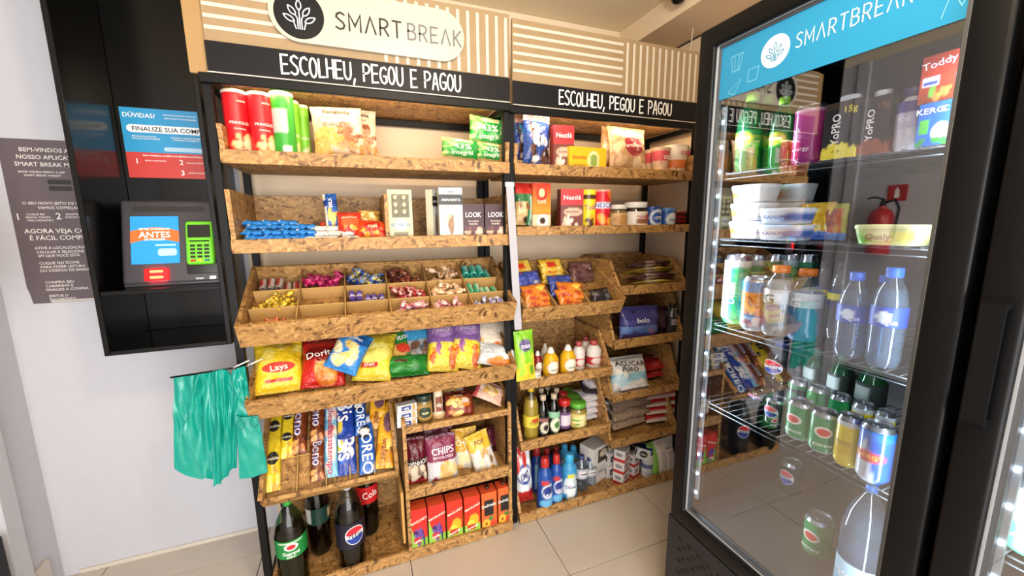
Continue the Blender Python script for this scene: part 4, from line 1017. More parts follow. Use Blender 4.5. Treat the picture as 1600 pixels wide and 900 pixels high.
for k, (a, b, t, X, kk, lab) in enumerate([(1203, 1243, 532, 1.3, 'cola_tall', 'cola bottle with round logo at the back of the fourth fridge shelf'), (1234, 1268, 540, 1.36, 'cola_tall', 'cola bottle with round logo farther back on the fourth fridge shelf'),
   (1262, 1300, 545, 1.34, 'soda_dark', 'dark green bottle with pale label next to the cola bottles at the back'), (1300, 1340, 552, 1.3, 'soda_dark', 'dark green bottle with pale label in the middle of the back row'), (1345, 1392, 560, 1.26, 'soda_dark', 'dark green bottle with pale label at the right of the back row')]):
    fr(kk, 'soda_bottle', lab, 'bottle', a, b, t, X, z4, 'bottles at the back of the fridge')
fr('can_pepsi', 'cola_can', 'cola can standing alone on the fridge floor at the back', 'can', 1226, 1258, 700, 1.42, zf, h=.122)
fr('can_green', 'soda_can', 'green guarana can standing on the fridge floor', 'can', 1268, 1314, 738, 1.22, zf, h=.122)
fr('can_green', 'soda_can', 'green guarana can on the fridge floor behind the big water bottle', 'can', 1345, 1388, 780, 1.3, zf, h=.122)
fr('water_jug', 'water_jug', 'big clear water bottle with pale blue label on the fridge floor', 'bottle', 1322, 1400, 775, 1.12, zf, h=.36)
p = at(1588, 795, 0, 1.0)
place('can_mint', 'drink_can', 'white and green can in the second fridge at the right edge', 'can', (1.075, p.y-.005, .848), (0, 0, -math.pi/2), (.085, .085, .135))

# ================================================================ goods on the left unit
# --- top tray
def crisp_tube(key, layers, texts):
    lid = lathe_mesh(key+'_lid', [(.0, .262), (.036, .262), (.0395, .259), (.0395, .25), (.0385, .249)], mat('lid_clear', '#e8d8cc', .25), None, 32)
    rim = lathe_mesh(key+'_rim', [(.0385, 0), (.0392, .001), (.0392, .005), (.0382, .006)], mat('can_aluminium', '#b9bdc2', .25, .9), None, 32)
    tin(key, .038, .25, layers, texts, [(.038, 0), (.038, .25)], P_CARD, [('lid', lid, 0), ('rim', rim, 0)])
    KINDS[key] = (.076, .076, .262, KINDS[key][3])
crisps = ('spots', 9, 4, (-.15, .75, .08, .36), .28, ['#e8c88a', '#d9b070', '#f2dcae'], 3.2)
crisp_tube('tube_red', [('base', '#d3141f'), ('ell', .3, .5, .5, .05, '#a80e18'), crisps], [('PRINGLES', .3, .56, .0105, '#f4eee4'), ('ORIGINAL', .3, .47, .006, '#f8e8d8'), ('NOVO', .6, .88, .007, '#f4eee4')])
crisp_tube('tube_green', [('base', '#2f9a2c'), ('rect', -.75, .35, .44, .78, '#b9bfb8'), ('rect', .0, .4, .1, .26, '#e6e6e2')]+[('rect', -.68, .28, .47+k*.04, .485+k*.04, '#8d958c') for k in range(7)]+[('rect', .06+k*.07, .09+k*.07, .12, .24, '#303430') for k in range(5)], [])
crisp_tube('tube_lime', [('base', '#7cc832'), ('band', 0, .12, '#d8c060'), ('spots', 8, 9, (-.6, .6, .1, .35), .3, ['#e8c060', '#f0e0a0', '#d8e0c0'], 3)], [('PRINGLES', .2, .5, .010, '#f2f2e0')])
zt1 = 1.637
up('tube_red', 'crisp_tube', 'red tube of potato crisps at the left end of the top tray', 'crisp tube', 345, 385, 143, 1.64, zt1, rz=.1, group='red crisp tubes')
up('tube_red', 'crisp_tube', 'red tube of potato crisps next to the green one', 'crisp tube', 385, 423, 147, 1.64, zt1, rz=.1, group='red crisp tubes')
up('tube_green', 'crisp_tube', 'green tube of potato crisps with a grey nutrition panel', 'crisp tube', 420, 457, 146, 1.65, zt1)
up('tube_lime', 'crisp_tube', 'light green crisp tube half hidden behind the dark green one', 'crisp tube', 440, 466, 158, 1.76, zt1)
up('tube_lime', 'crisp_tube', 'light green crisp tube standing at the back beside the bread rolls', 'crisp tube', 461, 481, 165, 1.8, zt1)
bag('rolls', .22, .2, .05, [('base', '#bda58a'), ('band', .84, 1, '#c2b3a0'), ('spots', 16, 5, (-.9, .1, .05, .5), .3, ['#c8a055', '#b98a40', '#d6ba7c']), ('spots', 12, 8, (.0, .9, .1, .62), .28, ['#6d3a22', '#8a5230', '#a87444']), ('rect', -.55, .35, .66, .82, '#ccb9a2')],
    [('bisnaguinha', 0, .87, .0185, '#2a1c1c', -.04), ('SEVEN', -.3, .6, .016, '#4a2c22'), ('TRADICIONAIS', -.1, .74, .011, '#9a6a58')], seed=4, wr=1.0, plump=.3)
lean('rolls', 'bread_roll_bag', 'clear bag of small bread rolls with brown print in the top tray', 'bread bag', (534, 246, 1.66), (524, 168, 1.7), 80, dscale=.9)
lean('rolls', 'bread_roll_bag', 'bag of small bread rolls tucked behind the other roll bag', 'bread bag', (566, 246, 1.74), (562, 172, 1.78), 50, dscale=.8)
bag('loaf', .13, .11, .06, [('base', '#1f8a3a'), ('spots', 12, 3, (-1, -.5, .1, .9), .3, ['#a8c070', '#d8c080', '#5aa050']), ('rect', -.35, .6, .74, .9, '#d6cf9a'), ('band', 0, .08, '#c2b078')], [('43%', .05, .52, .026, '#e6ecd8'), ('integral', .05, .24, .018, '#d8e6c4', .1)], seed=6, wr=.8, square=5, plump=.3)
lean('loaf', 'bread_loaf', 'green bag of sliced bread lying at the front of the pile of three', 'bread', (719, 250, 1.66), (719, 217, 1.68), 58, 'green bread bags')
lean('loaf', 'bread_loaf', 'green bag of sliced bread under the topmost one by the post', 'bread', (765, 253, 1.66), (765, 224, 1.68), 44, 'green bread bags')
lean('loaf', 'bread_loaf', 'green bag of sliced bread on top of the pile of three', 'bread', (760, 227, 1.69), (761, 183, 1.71), 54, 'green bread bags')

# --- second tray
zt2 = 1.35
def sachet(key, layers, w=.075, h=.035, t=.022, seed=1, texts=()): bag(key, w, h, t, layers, texts, nx=14, nz=8, seed=seed, seal=.04, square=5, wr=1.2)
sachet('bar_blue', [('base', '#2b7fd0'), ('spots', 5, 2, (-.9, .9, .2, .8), .3, ['#5aa8e6', '#1f5fb0']), ('rect', -.9, -.6, .3, .7, '#dfe8f0')])
sachet('bar_white', [('base', '#d9d6d2'), ('spots', 5, 2, (-.9, .9, .2, .8), .3, ['#b8b4b0', '#efeeea'])], seed=2)
sachet('bar_green', [('base', '#3f7a3a'), ('spots', 5, 3, (-.9, .9, .2, .8), .3, ['#d8d8c8', '#2a5a2a'])], seed=3)
sachet('bar_red', [('base', '#c8392a'), ('spots', 4, 3, (-.9, .9, .2, .8), .3, ['#e86a4a', '#a02018'])], seed=4)
rnd = random.Random(5)
def lay(key, name, label, cat, X, Y, Z, yaw, group, s=1, flatten=True, roll=0):
    """small pack lying on its back"""
    w, d, h, _ = KINDS[key]
    m = Matrix.Translation((X, Y, Z)) @ Matrix.Rotation(yaw, 4, 'Z') @ Matrix.Rotation(math.radians(-78)+roll, 4, 'X') @ Matrix.Translation((0, 0, -h*s/2))
    return place(key, name, label, cat, None, None, (w*s, d*s, h*s), group, m)
for r, (y, n, z) in enumerate([(1.60, 4, 0), (1.605, 4, .018), (1.612, 4, .036), (1.65, 4, .054), (1.67, 3, .068)]):
    for k in range(n):
        X = -.335+k*.052+rnd.uniform(-.008, .008)+(.012 if r % 2 else 0)
        lay('bar_blue', 'snack_bar', 'small blue wrapped bar in the heap at the left end of the second tray', 'bar', X, y+rnd.uniform(0, .012), zt2+.012+z, rnd.uniform(-.25, .25), 'blue wrapped bars in the second tray')
for k in range(9):
    lay('bar_white', 'snack_bar', 'small white wrapped bar in the heap beside the blue ones', 'bar', -.135+(k % 3)*.052+rnd.uniform(-.01, .01), 1.605+(k//3)*.02, zt2+.022+(k//3)*.018, rnd.uniform(-.5, .5), 'white wrapped bars in the second tray')
for k in range(6):
    lay('bar_green', 'snack_bar', 'small green wrapped bar lying behind the blue and white heap', 'bar', -.2+(k % 3)*.06+rnd.uniform(-.01, .01), 1.69+(k//3)*.02, zt2+.045+(k//3)*.014, rnd.uniform(-.5, .5), 'green wrapped bars in the second tray')
for k, (x, y, z) in enumerate([(-.29, 1.72, .075), (-.1, 1.72, .07)]):
    lay('bar_red', 'snack_bar', ['small red wrapped bar on top of the blue heap', 'small red wrapped bar behind the white heap'][k], 'bar', x, y, zt2+z, .3, None)
bag('choc_tube', .05, .14, .03, [('base', '#2a5aa8'), ('rect', -1, -.6, 0, 1, '#e0d8c0'), ('spots', 6, 2, (-.8, .8, .1, .4), .4, ['#e0c068', '#c89a40']), ('band', .6, .8, '#1f3f88')], [('MILK', 0, .7, .014, '#f0f0f0', math.pi/2)], wr=.7)
lean('choc_tube', 'chocolate_bag', 'narrow blue bag leaning upright in the second tray', 'bag', (521, 356, 1.66), (514, 303, 1.7), 22)
bag('sweets_red', .11, .13, .05, [('base', '#cf3a28'), ('ell', .1, .55, .7, .3, '#e8623a'), ('spots', 7, 3, (-.8, .8, .1, .35), .3, ['#7a2a1a', '#e8a040', '#b02a20'])], [('chocolates', 0, .72, .012, '#f6e0c0', .1)], seed=8)
lean('sweets_red', 'sweets_bag', 'red sweets bag standing in the second tray next to the blue bag', 'bag', (547, 372, 1.62), (545, 332, 1.66), 38)
bag('sweets_orange', .13, .09, .05, [('base', '#d84a22'), ('spots', 9, 5, (-.9, .9, .1, .5), .25, ['#e8a030', '#a82018', '#f0c050']), ('ell', 0, .6, .6, .25, '#c22a22')], [('mel', 0, .6, .02, '#f2d8b0', .1)], seed=9)
lean('sweets_orange', 'sweets_bag', 'orange-red sweets bag lying against the divider of the second tray', 'bag', (581, 374, 1.60), (582, 345, 1.63), 46)
bag('sweets_gold', .1, .1, .04, [('base', '#c89a4a'), ('spots', 9, 5, (-.9, .9, .1, .9), .3, ['#e8cf90', '#a87430', '#f0e0b0'])], seed=10)
lean('sweets_gold', 'sweets_bag', 'gold sweets bag behind the orange-red bag', 'bag', (577, 352, 1.68), (577, 329, 1.70), 34)
carton('bonbon_box', .09, .04, .2, [('base', '#b9bd98'), ('rect', -.7, .75, .5, .9, '#5c5a44'), ('rect', -.6, .6, .08, .2, '#7a7458'), ('ell', 0, .35, .5, .1, '#cfd6d0')],
  [('BONBON', 0, .35, .012, '#4a6a98')])
bb = up('bonbon_box', 'bonbon_box', 'pale green bonbon box with round chocolates showing in its window', 'box', 604, 642, 297, 1.62, zt2, rz=-.05)
bal = lathe_mesh('bonbon', [(0, .006), (.008, .005), (.013, .001), (.0135, -.001)], mat('bonbon_foil', '#b9b49a', .3, .6), None, 20)
for i in range(2):
    for j in range(3): link('bonbon', bal, bb, (-.016+i*.032, -.0195, .118+j*.027), (math.radians(90), 0, 0))
carton('biscuit_box', .085, .045, .2, [('base', '#cfd3d0'), ('band', .68, .88, '#1d1f24'), ('ell', 0, .48, .55, .03, '#9ab0b4'), ('spots', 4, 3, (-.25, .25, .18, .42), .28, ['#b89868', '#d8c498', '#8a6a48'], 2)], [('AMANDITA', 0, .78, .0098, '#e6e6e2'), ('LATAS', 0, .52, .008, '#8a9a9c'), ('wafer', 0, .93, .008, '#40484a')], side=[('base', '#d8ccb2')])
up('biscuit_box', 'biscuit_box', 'pale blue-white wafer box with a black label in the second tray', 'box', 684, 720, 294, 1.62, zt2, rz=-.06)
up('biscuit_box', 'biscuit_box', 'pale wafer box seen edge-on beside the black-labelled one', 'box', 664, 686, 297, 1.69, zt2, rz=.9)
carton('look_box', .075, .04, .135, [('base', '#3a1c22'), ('rect', -.8, .8, .1, .4, '#58303a'), ('spots', 10, 4, (-.7, .7, .1, .36), .22, ['#c8a890', '#7a4a40', '#e0c8b0'])], [('LOOK', 0, .72, .018, '#eeeeee', 0, .8), ('chocolate', 0, .55, .007, '#d8c8c0'), ('WAFER', 0, .47, .007, '#d8c8c0')])
up('look_box', 'chocolate_box', 'dark brown chocolate box next to the pale wafer box', 'box', 720, 753, 319, 1.62, zt2, group='dark brown chocolate boxes')
up('look_box', 'chocolate_box', 'dark brown chocolate box at the right end of the second tray', 'box', 755, 787, 319, 1.62, zt2, group='dark brown chocolate boxes')

# --- sweets tray: piles of single sweets in the compartments
def twist(key, layers, L=.05, r=.011, seed=1, metal=False):
    prof = [(r*.75, 0), (r*.55, L*.09), (r*.22, L*.17), (r*.9, L*.26), (r, L*.36), (r, L*.64), (r*.9, L*.74), (r*.22, L*.83), (r*.55, L*.91), (r*.75, L)]
    me = lathe_mesh(key, prof, P_FILM, layers, 12)
    register(key, 2*r, 2*r, L, [('wrapper', me, None)], None, [])
def roll(key, layers, L=.06, r=.012):
    tin(key, r, L, layers, [], [(r*.5, 0), (r, .003), (r, L-.003), (r*.5, L)], P_FILM, name='wrapper', seg=14)
roll('roll_silver', [('base', '#c8b8b0'), ('rect', -.6, .2, 0, 1, '#b83a36'), ('band', 0, .12, '#8a8078'), ('band', .88, 1, '#8a8078')])
roll('roll_red', [('base', '#b8302a'), ('rect', -.4, .5, .1, .9, '#e0c8b8'), ('band', .4, .6, '#7a2420')])
twist('sweet_gold', [('base', '#c9a21c'), ('spots', 5, 3, (-1, 1, .2, .8), .5, ['#f0d860', '#8a6a10'])])
twist('sweet_magenta', [('base', '#b41c5a'), ('spots', 5, 3, (-1, 1, .2, .8), .5, ['#e85a94', '#7a1040'])], .055, .013)
twist('sweet_blue', [('base', '#2e4a9a'), ('spots', 5, 3, (-1, 1, .2, .8), .5, ['#c8b848', '#6a8ad0'])], .055, .013)
twist('sweet_orange', [('base', '#c85a2a'), ('spots', 5, 3, (-1, 1, .2, .8), .5, ['#e8b088', '#9a3018'])], .045, .010)
roll('bar_purple', [('base', '#4a3a88'), ('rect', -.5, .5, .15, .85, '#6a58b0'), ('band', .4, .6, '#cfc8e6')])
twist('sweet_brown', [('base', '#5a2a22'), ('spots', 5, 3, (-1, 1, .2, .8), .5, ['#8a4a34', '#3a1814'])], .055, .013)
twist('sweet_red', [('base', '#b02028'), ('spots', 5, 3, (-1, 1, .2, .8), .5, ['#e0c0b8', '#801018'])], .05, .012)
twist('sweet_pink', [('base', '#d88a94'), ('spots', 5, 3, (-1, 1, .2, .8), .5, ['#f2e0e0', '#b84858'])], .05, .012)
twist('sweet_peach', [('base', '#d8b088'), ('spots', 5, 3, (-1, 1, .2, .8), .5, ['#f0d8b8', '#b88050'])], .055, .013)
roll('roll_teal', [('base', '#2f9a88'), ('rect', -.5, .5, .2, .8, '#7ac8b8'), ('band', .9, 1, '#c0d8d0')], .06, .016)
roll('roll_green', [('base', '#4aa878'), ('rect', -.5, .3, .1, .9, '#b8d8c0')])
twist('sweet_white', [('base', '#cfcad6'), ('spots', 5, 3, (-1, 1, .2, .8), .5, ['#6a6ab8', '#e8e8f0'])], .05, .011)
tilt3 = Matrix.Translation((-.392, 1.536, 1.02)) @ Matrix.Rotation(math.radians(27), 4, 'X')
def pile(key, name, label, col, row, n, mode, group):
    w, d, L, _ = KINDS[key]; rnd = random.Random(hash_(key)+col*7+row)
    x0, x1 = c3[col]+.012, c3[col+1]-.012; y0, y1 = r3[row]+.012, r3[row+1]-.012
    per = max(3, int((x1-x0)/(w*1.02)))
    if mode == 'heap': n = int(n*1.35)
    for k in range(n):
        lev = k//per if mode == 'rank' else k//7
        if mode == 'rank':
            x = x0+w/2+(k % per)*(x1-x0-w)/(per-1)+rnd.uniform(-.002, .002); y = (y0+y1)/2; z = .014+w/2+lev*w*.9; a = rnd.uniform(-.12, .12); e = rnd.uniform(-.05, .1)
        else:
            x = rnd.uniform(x0+.015, x1-.015); y = rnd.uniform(y0+.005, y1-.002); z = .014+w*.55+lev*w*.75; a = rnd.uniform(-1.4, 1.4); e = rnd.uniform(-.3, .3)
        m = tilt3 @ Matrix.Translation((x, y, z)) @ Matrix.Rotation(a, 4, 'Z') @ Matrix.Rotation(math.radians(-90)+e, 4, 'X') @ Matrix.Rotation(rnd.uniform(-.8, .8), 4, 'Z') @ Matrix.Translation((0, 0, -L/2))
        place(key, name, label, 'sweet', None, None, None, group, m)
def hash_(s): return sum(ord(c)*(i+3) for i, c in enumerate(s)) % 9973
for key, lab, col, row, n, mode in [
  ('roll_silver', 'silver and red sweet roll in the back left compartment of the sweets tray', 0, 2, 8, 'rank'),
  ('sweet_gold', 'gold foil sweet in the heap in the left middle compartment', 0, 1, 16, 'heap'),
  ('sweet_orange', 'small orange wrapped sweet in the front left compartment', 0, 0, 7, 'heap'),
  ('sweet_magenta', 'magenta foil sweet in the second back compartment of the sweets tray', 1, 2, 14, 'heap'),
  ('sweet_blue', 'blue and yellow wrapped sweet in the third back compartment', 2, 2, 12, 'heap'),
  ('bar_purple', 'purple sweet roll in the third middle compartment', 2, 1, 7, 'rank'),
  ('sweet_brown', 'dark brown wrapped sweet in the fourth back compartment', 3, 2, 12, 'heap'),
  ('sweet_red', 'red wrapped sweet in the fourth middle compartment', 3, 1, 13, 'heap'),
  ('sweet_pink', 'pink and white wrapped sweet in the fourth front compartment', 3, 0, 12, 'heap'),
  ('sweet_peach', 'peach wrapped sweet in the fifth middle compartment', 4, 1, 12, 'heap'),
  ('sweet_peach', 'peach wrapped sweet in the fifth back compartment', 4, 2, 10, 'heap'),
  ('sweet_pink', 'pink wrapped sweet in the fifth front compartment', 4, 0, 7, 'heap'),
  ('roll_teal', 'teal sweet roll in the back right compartment of the sweets tray', 5, 2, 7, 'rank'),
  ('roll_green', 'pale green sweet roll in the right middle compartment', 5, 1, 7, 'rank'),
  ('sweet_white', 'white and blue wrapped sweet in the front right compartment', 5, 0, 9, 'heap')]:
    pile(key, 'wrapped_sweet', lab, col, row, n, mode, lab+'s' if False else 'sweets: '+lab.split(' in the ')[0])

# --- crisps tray
def crisp_bag(key, *a, **k): bag(key, .19, .25, .085, *a, **k)
crisp_bag('bag_yellow', [('base', '#e3c325'), ('ell', .1, .42, .75, .13, '#f0d84a'), ('spots', 8, 3, (-.8, .8, .62, .9), .3, ['#ecd560', '#d8b21c']), ('rect', -.5, .5, .16, .22, '#b8352a')], [('Lays', 0, .43, .028, '#f6ecd8', .12)], seed=21)
decal('bag_yellow', 'logo_oval', ring2d(0, .43*.25, .06, .024), '#c0281e', -.0005)
crisp_bag('bag_red', [('base', '#bb2119'), ('band', .9, 1, '#8a1512'), ('ell', 0, .62, .9, .16, '#7a1410'), ('diag', .5, 1, 1.28, '#a51c16'), ('spots', 4, 5, (-.35, .4, .15, .32), .42, ['#d88a3a', '#c8702a', '#e0a050'], 2)], [('Doritos', 0, .62, .034, '#f4eeea', .2), ('NACHO', 0, .42, .012, '#f0d0a0')], seed=22)
crisp_bag('bag_blue', [('base', '#2f7fc8'), ('spots', 12, 6, (-.9, .6, .15, .75), .34, ['#ecd68c', '#f2e6b8', '#d8bc6a']), ('ell', .6, .8, .5, .12, '#1f5aa0')], [('Ruffles', .1, .82, .024, '#f0f4f8')], seed=23)
crisp_bag('bag_lime', [('base', '#dfc938'), ('ell', .0, .5, .8, .22, '#e8da70'), ('rect', -.6, .3, .2, .3, '#b83028'), ('spots', 8, 7, (-.8, .8, .55, .9), .3, ['#e6dc84', '#cfb428'])], [('CHIPS', -.15, .25, .014, '#f4e8d8')], seed=24)
crisp_bag('bag_green', [('base', '#2a7a34'), ('spots', 7, 3, (-.5, .7, .2, .55), .34, ['#d8a040', '#c83a24', '#e0b860']), ('ell', -.5, .25, .3, .14, '#e8e8e0')], [('Doritos', 0, .72, .03, '#f0f2ea', .25)], seed=25)
crisp_bag('bag_green2', [('base', '#1f7a2c'), ('spots', 5, 4, (-.8, .8, .1, .8), .2, ['#3a9a48', '#156020']), ('rect', -.5, 0, .5, .62, '#58302a')], [], seed=26)
crisp_bag('bag_silver', [('base', '#9aa0a4'), ('band', .6, 1, '#3f92c4'), ('spots', 10, 5, (-.8, .8, .05, .55), .28, ['#6a4a3a', '#c8ccce', '#4a5a64'])], [], seed=27)
crisp_bag('bag_purple', [('base', '#d6bf2e'), ('band', .5, 1, '#7d5a98'), ('ell', 0, .72, .7, .13, '#a884bc'), ('spots', 12, 5, (-.8, .8, .06, .45), .28, ['#e8c83a', '#c8602a', '#8a4a90', '#f0e070'])], [('SNACK', 0, .72, .02, '#eadff0', .1)], seed=28)
crisp_bag('bag_orange', [('base', '#e8dcc8'), ('spots', 10, 9, (-.7, .9, .05, .5), .36, ['#e08a2a', '#e8a848', '#c8641c']), ('diag', .3, 1, .85, '#ece6da')], [], seed=29)
crisp_bag('bag_pale', [('base', '#c6ccd2'), ('spots', 8, 9, (-.4, .9, .0, .5), .36, ['#e08a2a', '#d87820']), ('band', .6, 1, '#d8e0e6')], [], seed=30)
TR4 = (1.54, .755, 27)
for key, lab, pb_, pt_, wp, rz in [
  ('bag_yellow', 'yellow crisp bag behind the front yellow one in the crisps tray', (436, 600, 1.74), (436, 518, 1.84), 78, 0),
  ('bag_yellow', 'yellow crisp bag at the left front of the crisps tray', (437, 0, 0), (436, 536, .13), 80, .15),
  ('bag_red', 'red tortilla chip bag behind the front red one', (508, 596, 1.74), (505, 514, 1.84), 76, 0),
  ('bag_red', 'red tortilla chip bag beside the yellow one at the front of the tray', (505, 0, 0), (506, 530, .13), 70, .1),
  ('bag_blue', 'blue bag of ridged crisps tilted over the red bag', (530, 580, 1.585), (560, 520, 1.66), 56, -.1),
  ('bag_lime', 'yellow crisp bag with a red strip in the middle of the tray', (580, 0, 0), (592, 520, .16), 60, -.1),
  ('bag_green', 'green tortilla chip bag standing in the middle of the tray', (622, 590, 1.66), (616, 512, 1.80), 64, 0),
  ('bag_green2', 'dark green crisp bag slumped in front of the green one', (636, 0, 0), (634, 555, .08), 72, 0),
  ('bag_silver', 'silver and blue snack bag right of the green bags', (664, 582, 1.66), (650, 505, 1.80), 56, 0),
  ('bag_purple', 'purple and yellow snack bag beside the silver one', (692, 0, 0), (690, 500, .16), 48, 0),
  ('bag_purple', 'purple and yellow snack bag next to the pale orange bag', (726, 0, 0), (728, 498, .17), 52, .1),
  ('bag_orange', 'large cream and orange snack bag at the right end of the crisps tray', (758, 574, 1.62), (772, 495, 1.78), 66, -.1)]:
    if pb_[1] == 0:
        y = 616.6-(pb_[0]-387)*.131+4; q = on_plane(pb_[0], y, TR4, .03); pb_ = (pb_[0], y, q.y); pt_ = (pt_[0], pt_[1], q.y+pt_[2])
    lean(key, 'crisp_bag', lab, 'crisp bag', pb_, pt_, wp, 'crisp bags in the slanted tray', rz, .95)
lean('bag_pale', 'crisp_bag', 'pale blue and orange snack bag lying over the right end of the crisps tray', 'crisp bag', (776, 572, 1.56), (778, 538, 1.64), 58, 'crisp bags in the slanted tray', 0, .6)

# --- cookie tray
def cookie(key, layers, texts=(), w=.055, h=.27, t=.05, **k): bag(key, w, h, t, layers, texts, nx=14, nz=36, seal=.035, square=4, wr=.6, **k)
V90 = -math.pi/2
cookie('ck_yellow', [('base', '#d8c02a'), ('spots', 8, 3, (-.8, .8, .02, .25), .4, ['#e8d870', '#c89a40'], 8), ('band', .93, 1, '#b89a20')], [('cookies', 0, .76, .011, '#f0e8c8'), ('cookies', 0, .36, .011, '#f0e8c8')])
for z_ in (.76, .36): decal('ck_yellow', 'black_disc', ring2d(0, z_*.27, .0205, .0205), '#1c1a1a', -.0004)
cookie('ck_brown', [('base', '#6a3018'), ('rect', -.45, .55, .3, .95, '#7a3c20'), ('spots', 6, 4, (-.8, .8, .05, .35), .5, ['#d89a58', '#4a2010', '#b87040'], 5), ('band', .94, 1, '#8a5230')], [('Bono', .05, .68, .034, '#e8e4f2', V90), ('Bono', .02, .685, .03, '#3a3f8a', V90)], h=.15)
cookie('ck_wafer', [('base', '#7ab8d8'), ('rect', -1, -.5, 0, 1, '#5aa0c8'), ('ell', .1, .8, .7, .12, '#d8e8f0'), ('ell', .1, .35, .7, .16, '#d8e8f0'), ('spots', 9, 4, (-.8, .8, .05, .95), .35, ['#e8b8b0', '#c8485a', '#f0e0d0'], 5)], [('Recheado', .1, .78, .024, '#c03048', V90), ('Passatempo', .1, .32, .024, '#c03048', V90)])
cookie('ck_bis', [('base', '#1f3f9a'), ('spots', 8, 4, (-.8, .8, .1, .9), .45, ['#2f62c8', '#e8d048', '#e8e8f0', '#6a3a20'], 6)], [('Bis', .05, .78, .05, '#f0f2f8', V90), ('Bis', .05, .3, .05, '#f0f2f8', V90)])
cookie('ck_oreo', [('base', '#1f5ab0'), ('ell', -.2, .68, .8, .12, '#1a1618'), ('ell', -.2, .68, .7, .05, '#e8e8e8'), ('spots', 5, 5, (-.9, .9, .75, .95), .5, ['#e8eef8', '#4a8ad8'], 6)], [('OREO', .1, .32, .036, '#f2f4f8', V90)], h=.2)
cookie('ck_gold', [('base', '#e0a62a'), ('ell', .2, .66, .55, .16, '#6a4a58'), ('spots', 6, 6, (-.9, .9, .05, .4), .5, ['#f0cc70', '#c88418', '#8a5a30'], 6)], [('wafer', 0, .25, .02, '#7a3018', V90)], h=.2)
TR5 = (1.558, .405, T5TILT)
for key, lab, pb_, pt_, wp in [
  ('ck_yellow', 'yellow cookie tube pack at the left end of the cookie tray', (426, 768, 1.59), (431, 640, 1.79), 24),
  ('ck_yellow', 'yellow cookie tube pack second from the left in the cookie tray', (448, 716, 1.69), (452, 634, 1.83), 21),
  ('ck_brown', 'brown biscuit pack leaning alone next to the second yellow pack', (467, 710, 1.70), (470, 636, 1.83), 25),
  ('ck_brown', 'brown biscuit pack in the upper half of the third row', (496, 690, 1.72), (497, 630, 1.83), 24),
  ('ck_brown', 'brown biscuit pack in the lower half of the third row', (497, 752, 1.595), (496, 690, 1.70), 25),
  ('ck_wafer', 'pale blue wafer pack with red lettering in the cookie tray', (517, 746, 1.60), (517, 626, 1.81), 22),
  ('ck_bis', 'long dark blue chocolate wafer pack in the cookie tray', (543, 742, 1.60), (539, 620, 1.82), 29),
  ('ck_oreo', 'blue sandwich cookie pack at the back of the cookie tray', (565, 680, 1.74), (560, 616, 1.84), 20),
  ('ck_oreo', 'blue sandwich cookie pack standing in front of the other', (575, 740, 1.59), (570, 648, 1.74), 26),
  ('ck_gold', 'yellow wafer pack at the back right of the cookie tray', (590, 670, 1.76), (590, 612, 1.85), 28),
  ('ck_gold', 'yellow wafer pack at the right end of the cookie tray', (600, 732, 1.60), (606, 628, 1.78), 28)]:
    q0, q1 = on_plane(pb_[0], pb_[1], TR5, .036), on_plane(pt_[0], pt_[1], TR5, .036)
    lean(key, 'cookie_pack', lab, 'cookie pack', (pb_[0], pb_[1], q0.y), (pt_[0], pt_[1], q1.y), wp, 'cookie packs in the slanted tray', 0, .8)

# --- cubby, top shelf
zc1 = .6
carton('soap_box', .08, .035, .03, [('base', '#d8d6d2'), ('rect', -.6, .4, .2, .8, '#3a4a88'), ('rect', .5, .9, .1, .9, '#b89868')], [('café', -.1, .5, .01, '#eeeeee')])
p = at(636, 655, 1, 1.6)
for k in range(3):
    place('soap_box', 'small_box', ['small white and blue box, bottom of the stack on the cubby', 'small white and blue box, middle of the stack on the cubby', 'small white and blue box, top of the stack on the cubby'][k], 'box', (p.x, 1.605+k*.004, zc1+k*.031), (0, 0, .1*k-.05), None, 'small boxes stacked on the cubby')
def jar(key, r, h, fillm, lidc, lab, texts=(), lidh=.02, glass=GLASSJ, labz=(.15, .65), lidr=1.0):
    g = lathe_mesh(key+'_g', [(0, 0), (r*.9, 0), (r, .006), (r, h*.72), (r*.86, h*.84), (r*.84, h-lidh)], glass, None, 28)
    f = lathe_mesh(key+'_f', [(0, .002), (r*.88, .003), (r*.97, .008), (r*.97, h*.7), (r*.8, h*.76), (0, h*.76)], fillm, None, 24)
    lid = cyl(key+'_lid', r*.92*lidr, h-lidh, h, mat('cap_'+lidc.strip('#'), lidc, .35), None, .002, 28)
    parts = [('jar', g, None), ('contents', f, 0), ('lid', lid, 0)]
    if lab:
        z0, z1 = labz[0]*h, labz[1]*h
        lm = lathe_mesh(key+'_l', [(r+.0008, 0), (r+.0008, z1-z0)], P_CARD, lab, 28, (z1-z0)/14); lm.transform(Matrix.Translation((0, 0, z0))); parts.append(('printed_label', lm, 0))
    register(key, 2*r, 2*r, h, parts, lambda a, b: ((r+.002)*math.sin(a/r), -(r+.002)*math.cos(a/r), b), texts)
PNUT = mat('peanut_fill', '#b08a4a', .5, 0, .4, 180, .25)
jar('nut_jar', .033, .1, PNUT, '#22352a', [('base', '#b08a48'), ('ell', 0, .5, .55, .4, '#243a2c')], [('nuts', 0, .4, .012, '#e8dca8')], .022)
up('nut_jar', 'nut_jar', 'peanut jar with dark green lid on the cubby', 'jar', 649, 674, 615, 1.62, zc1)
up('nut_jar', 'nut_jar', 'peanut jar with dark lid behind the other jar on the cubby', 'jar', 641, 663, 611, 1.72, zc1)
tin('cup_cream', .03, .1, [('base', '#e0d0b8'), ('rect', -.4, .5, .2, .75, '#8a5240'), ('band', .88, 1, '#d8b890'), ('band', 0, .12, '#c8a878')], [('dip', 0, .5, .014, '#f2e8d8')], [(.033, 0), (.034, .012), (.022, .016), (.023, .09), (.026, .095), (.026, .1), (0, .1)], P_PLAST)
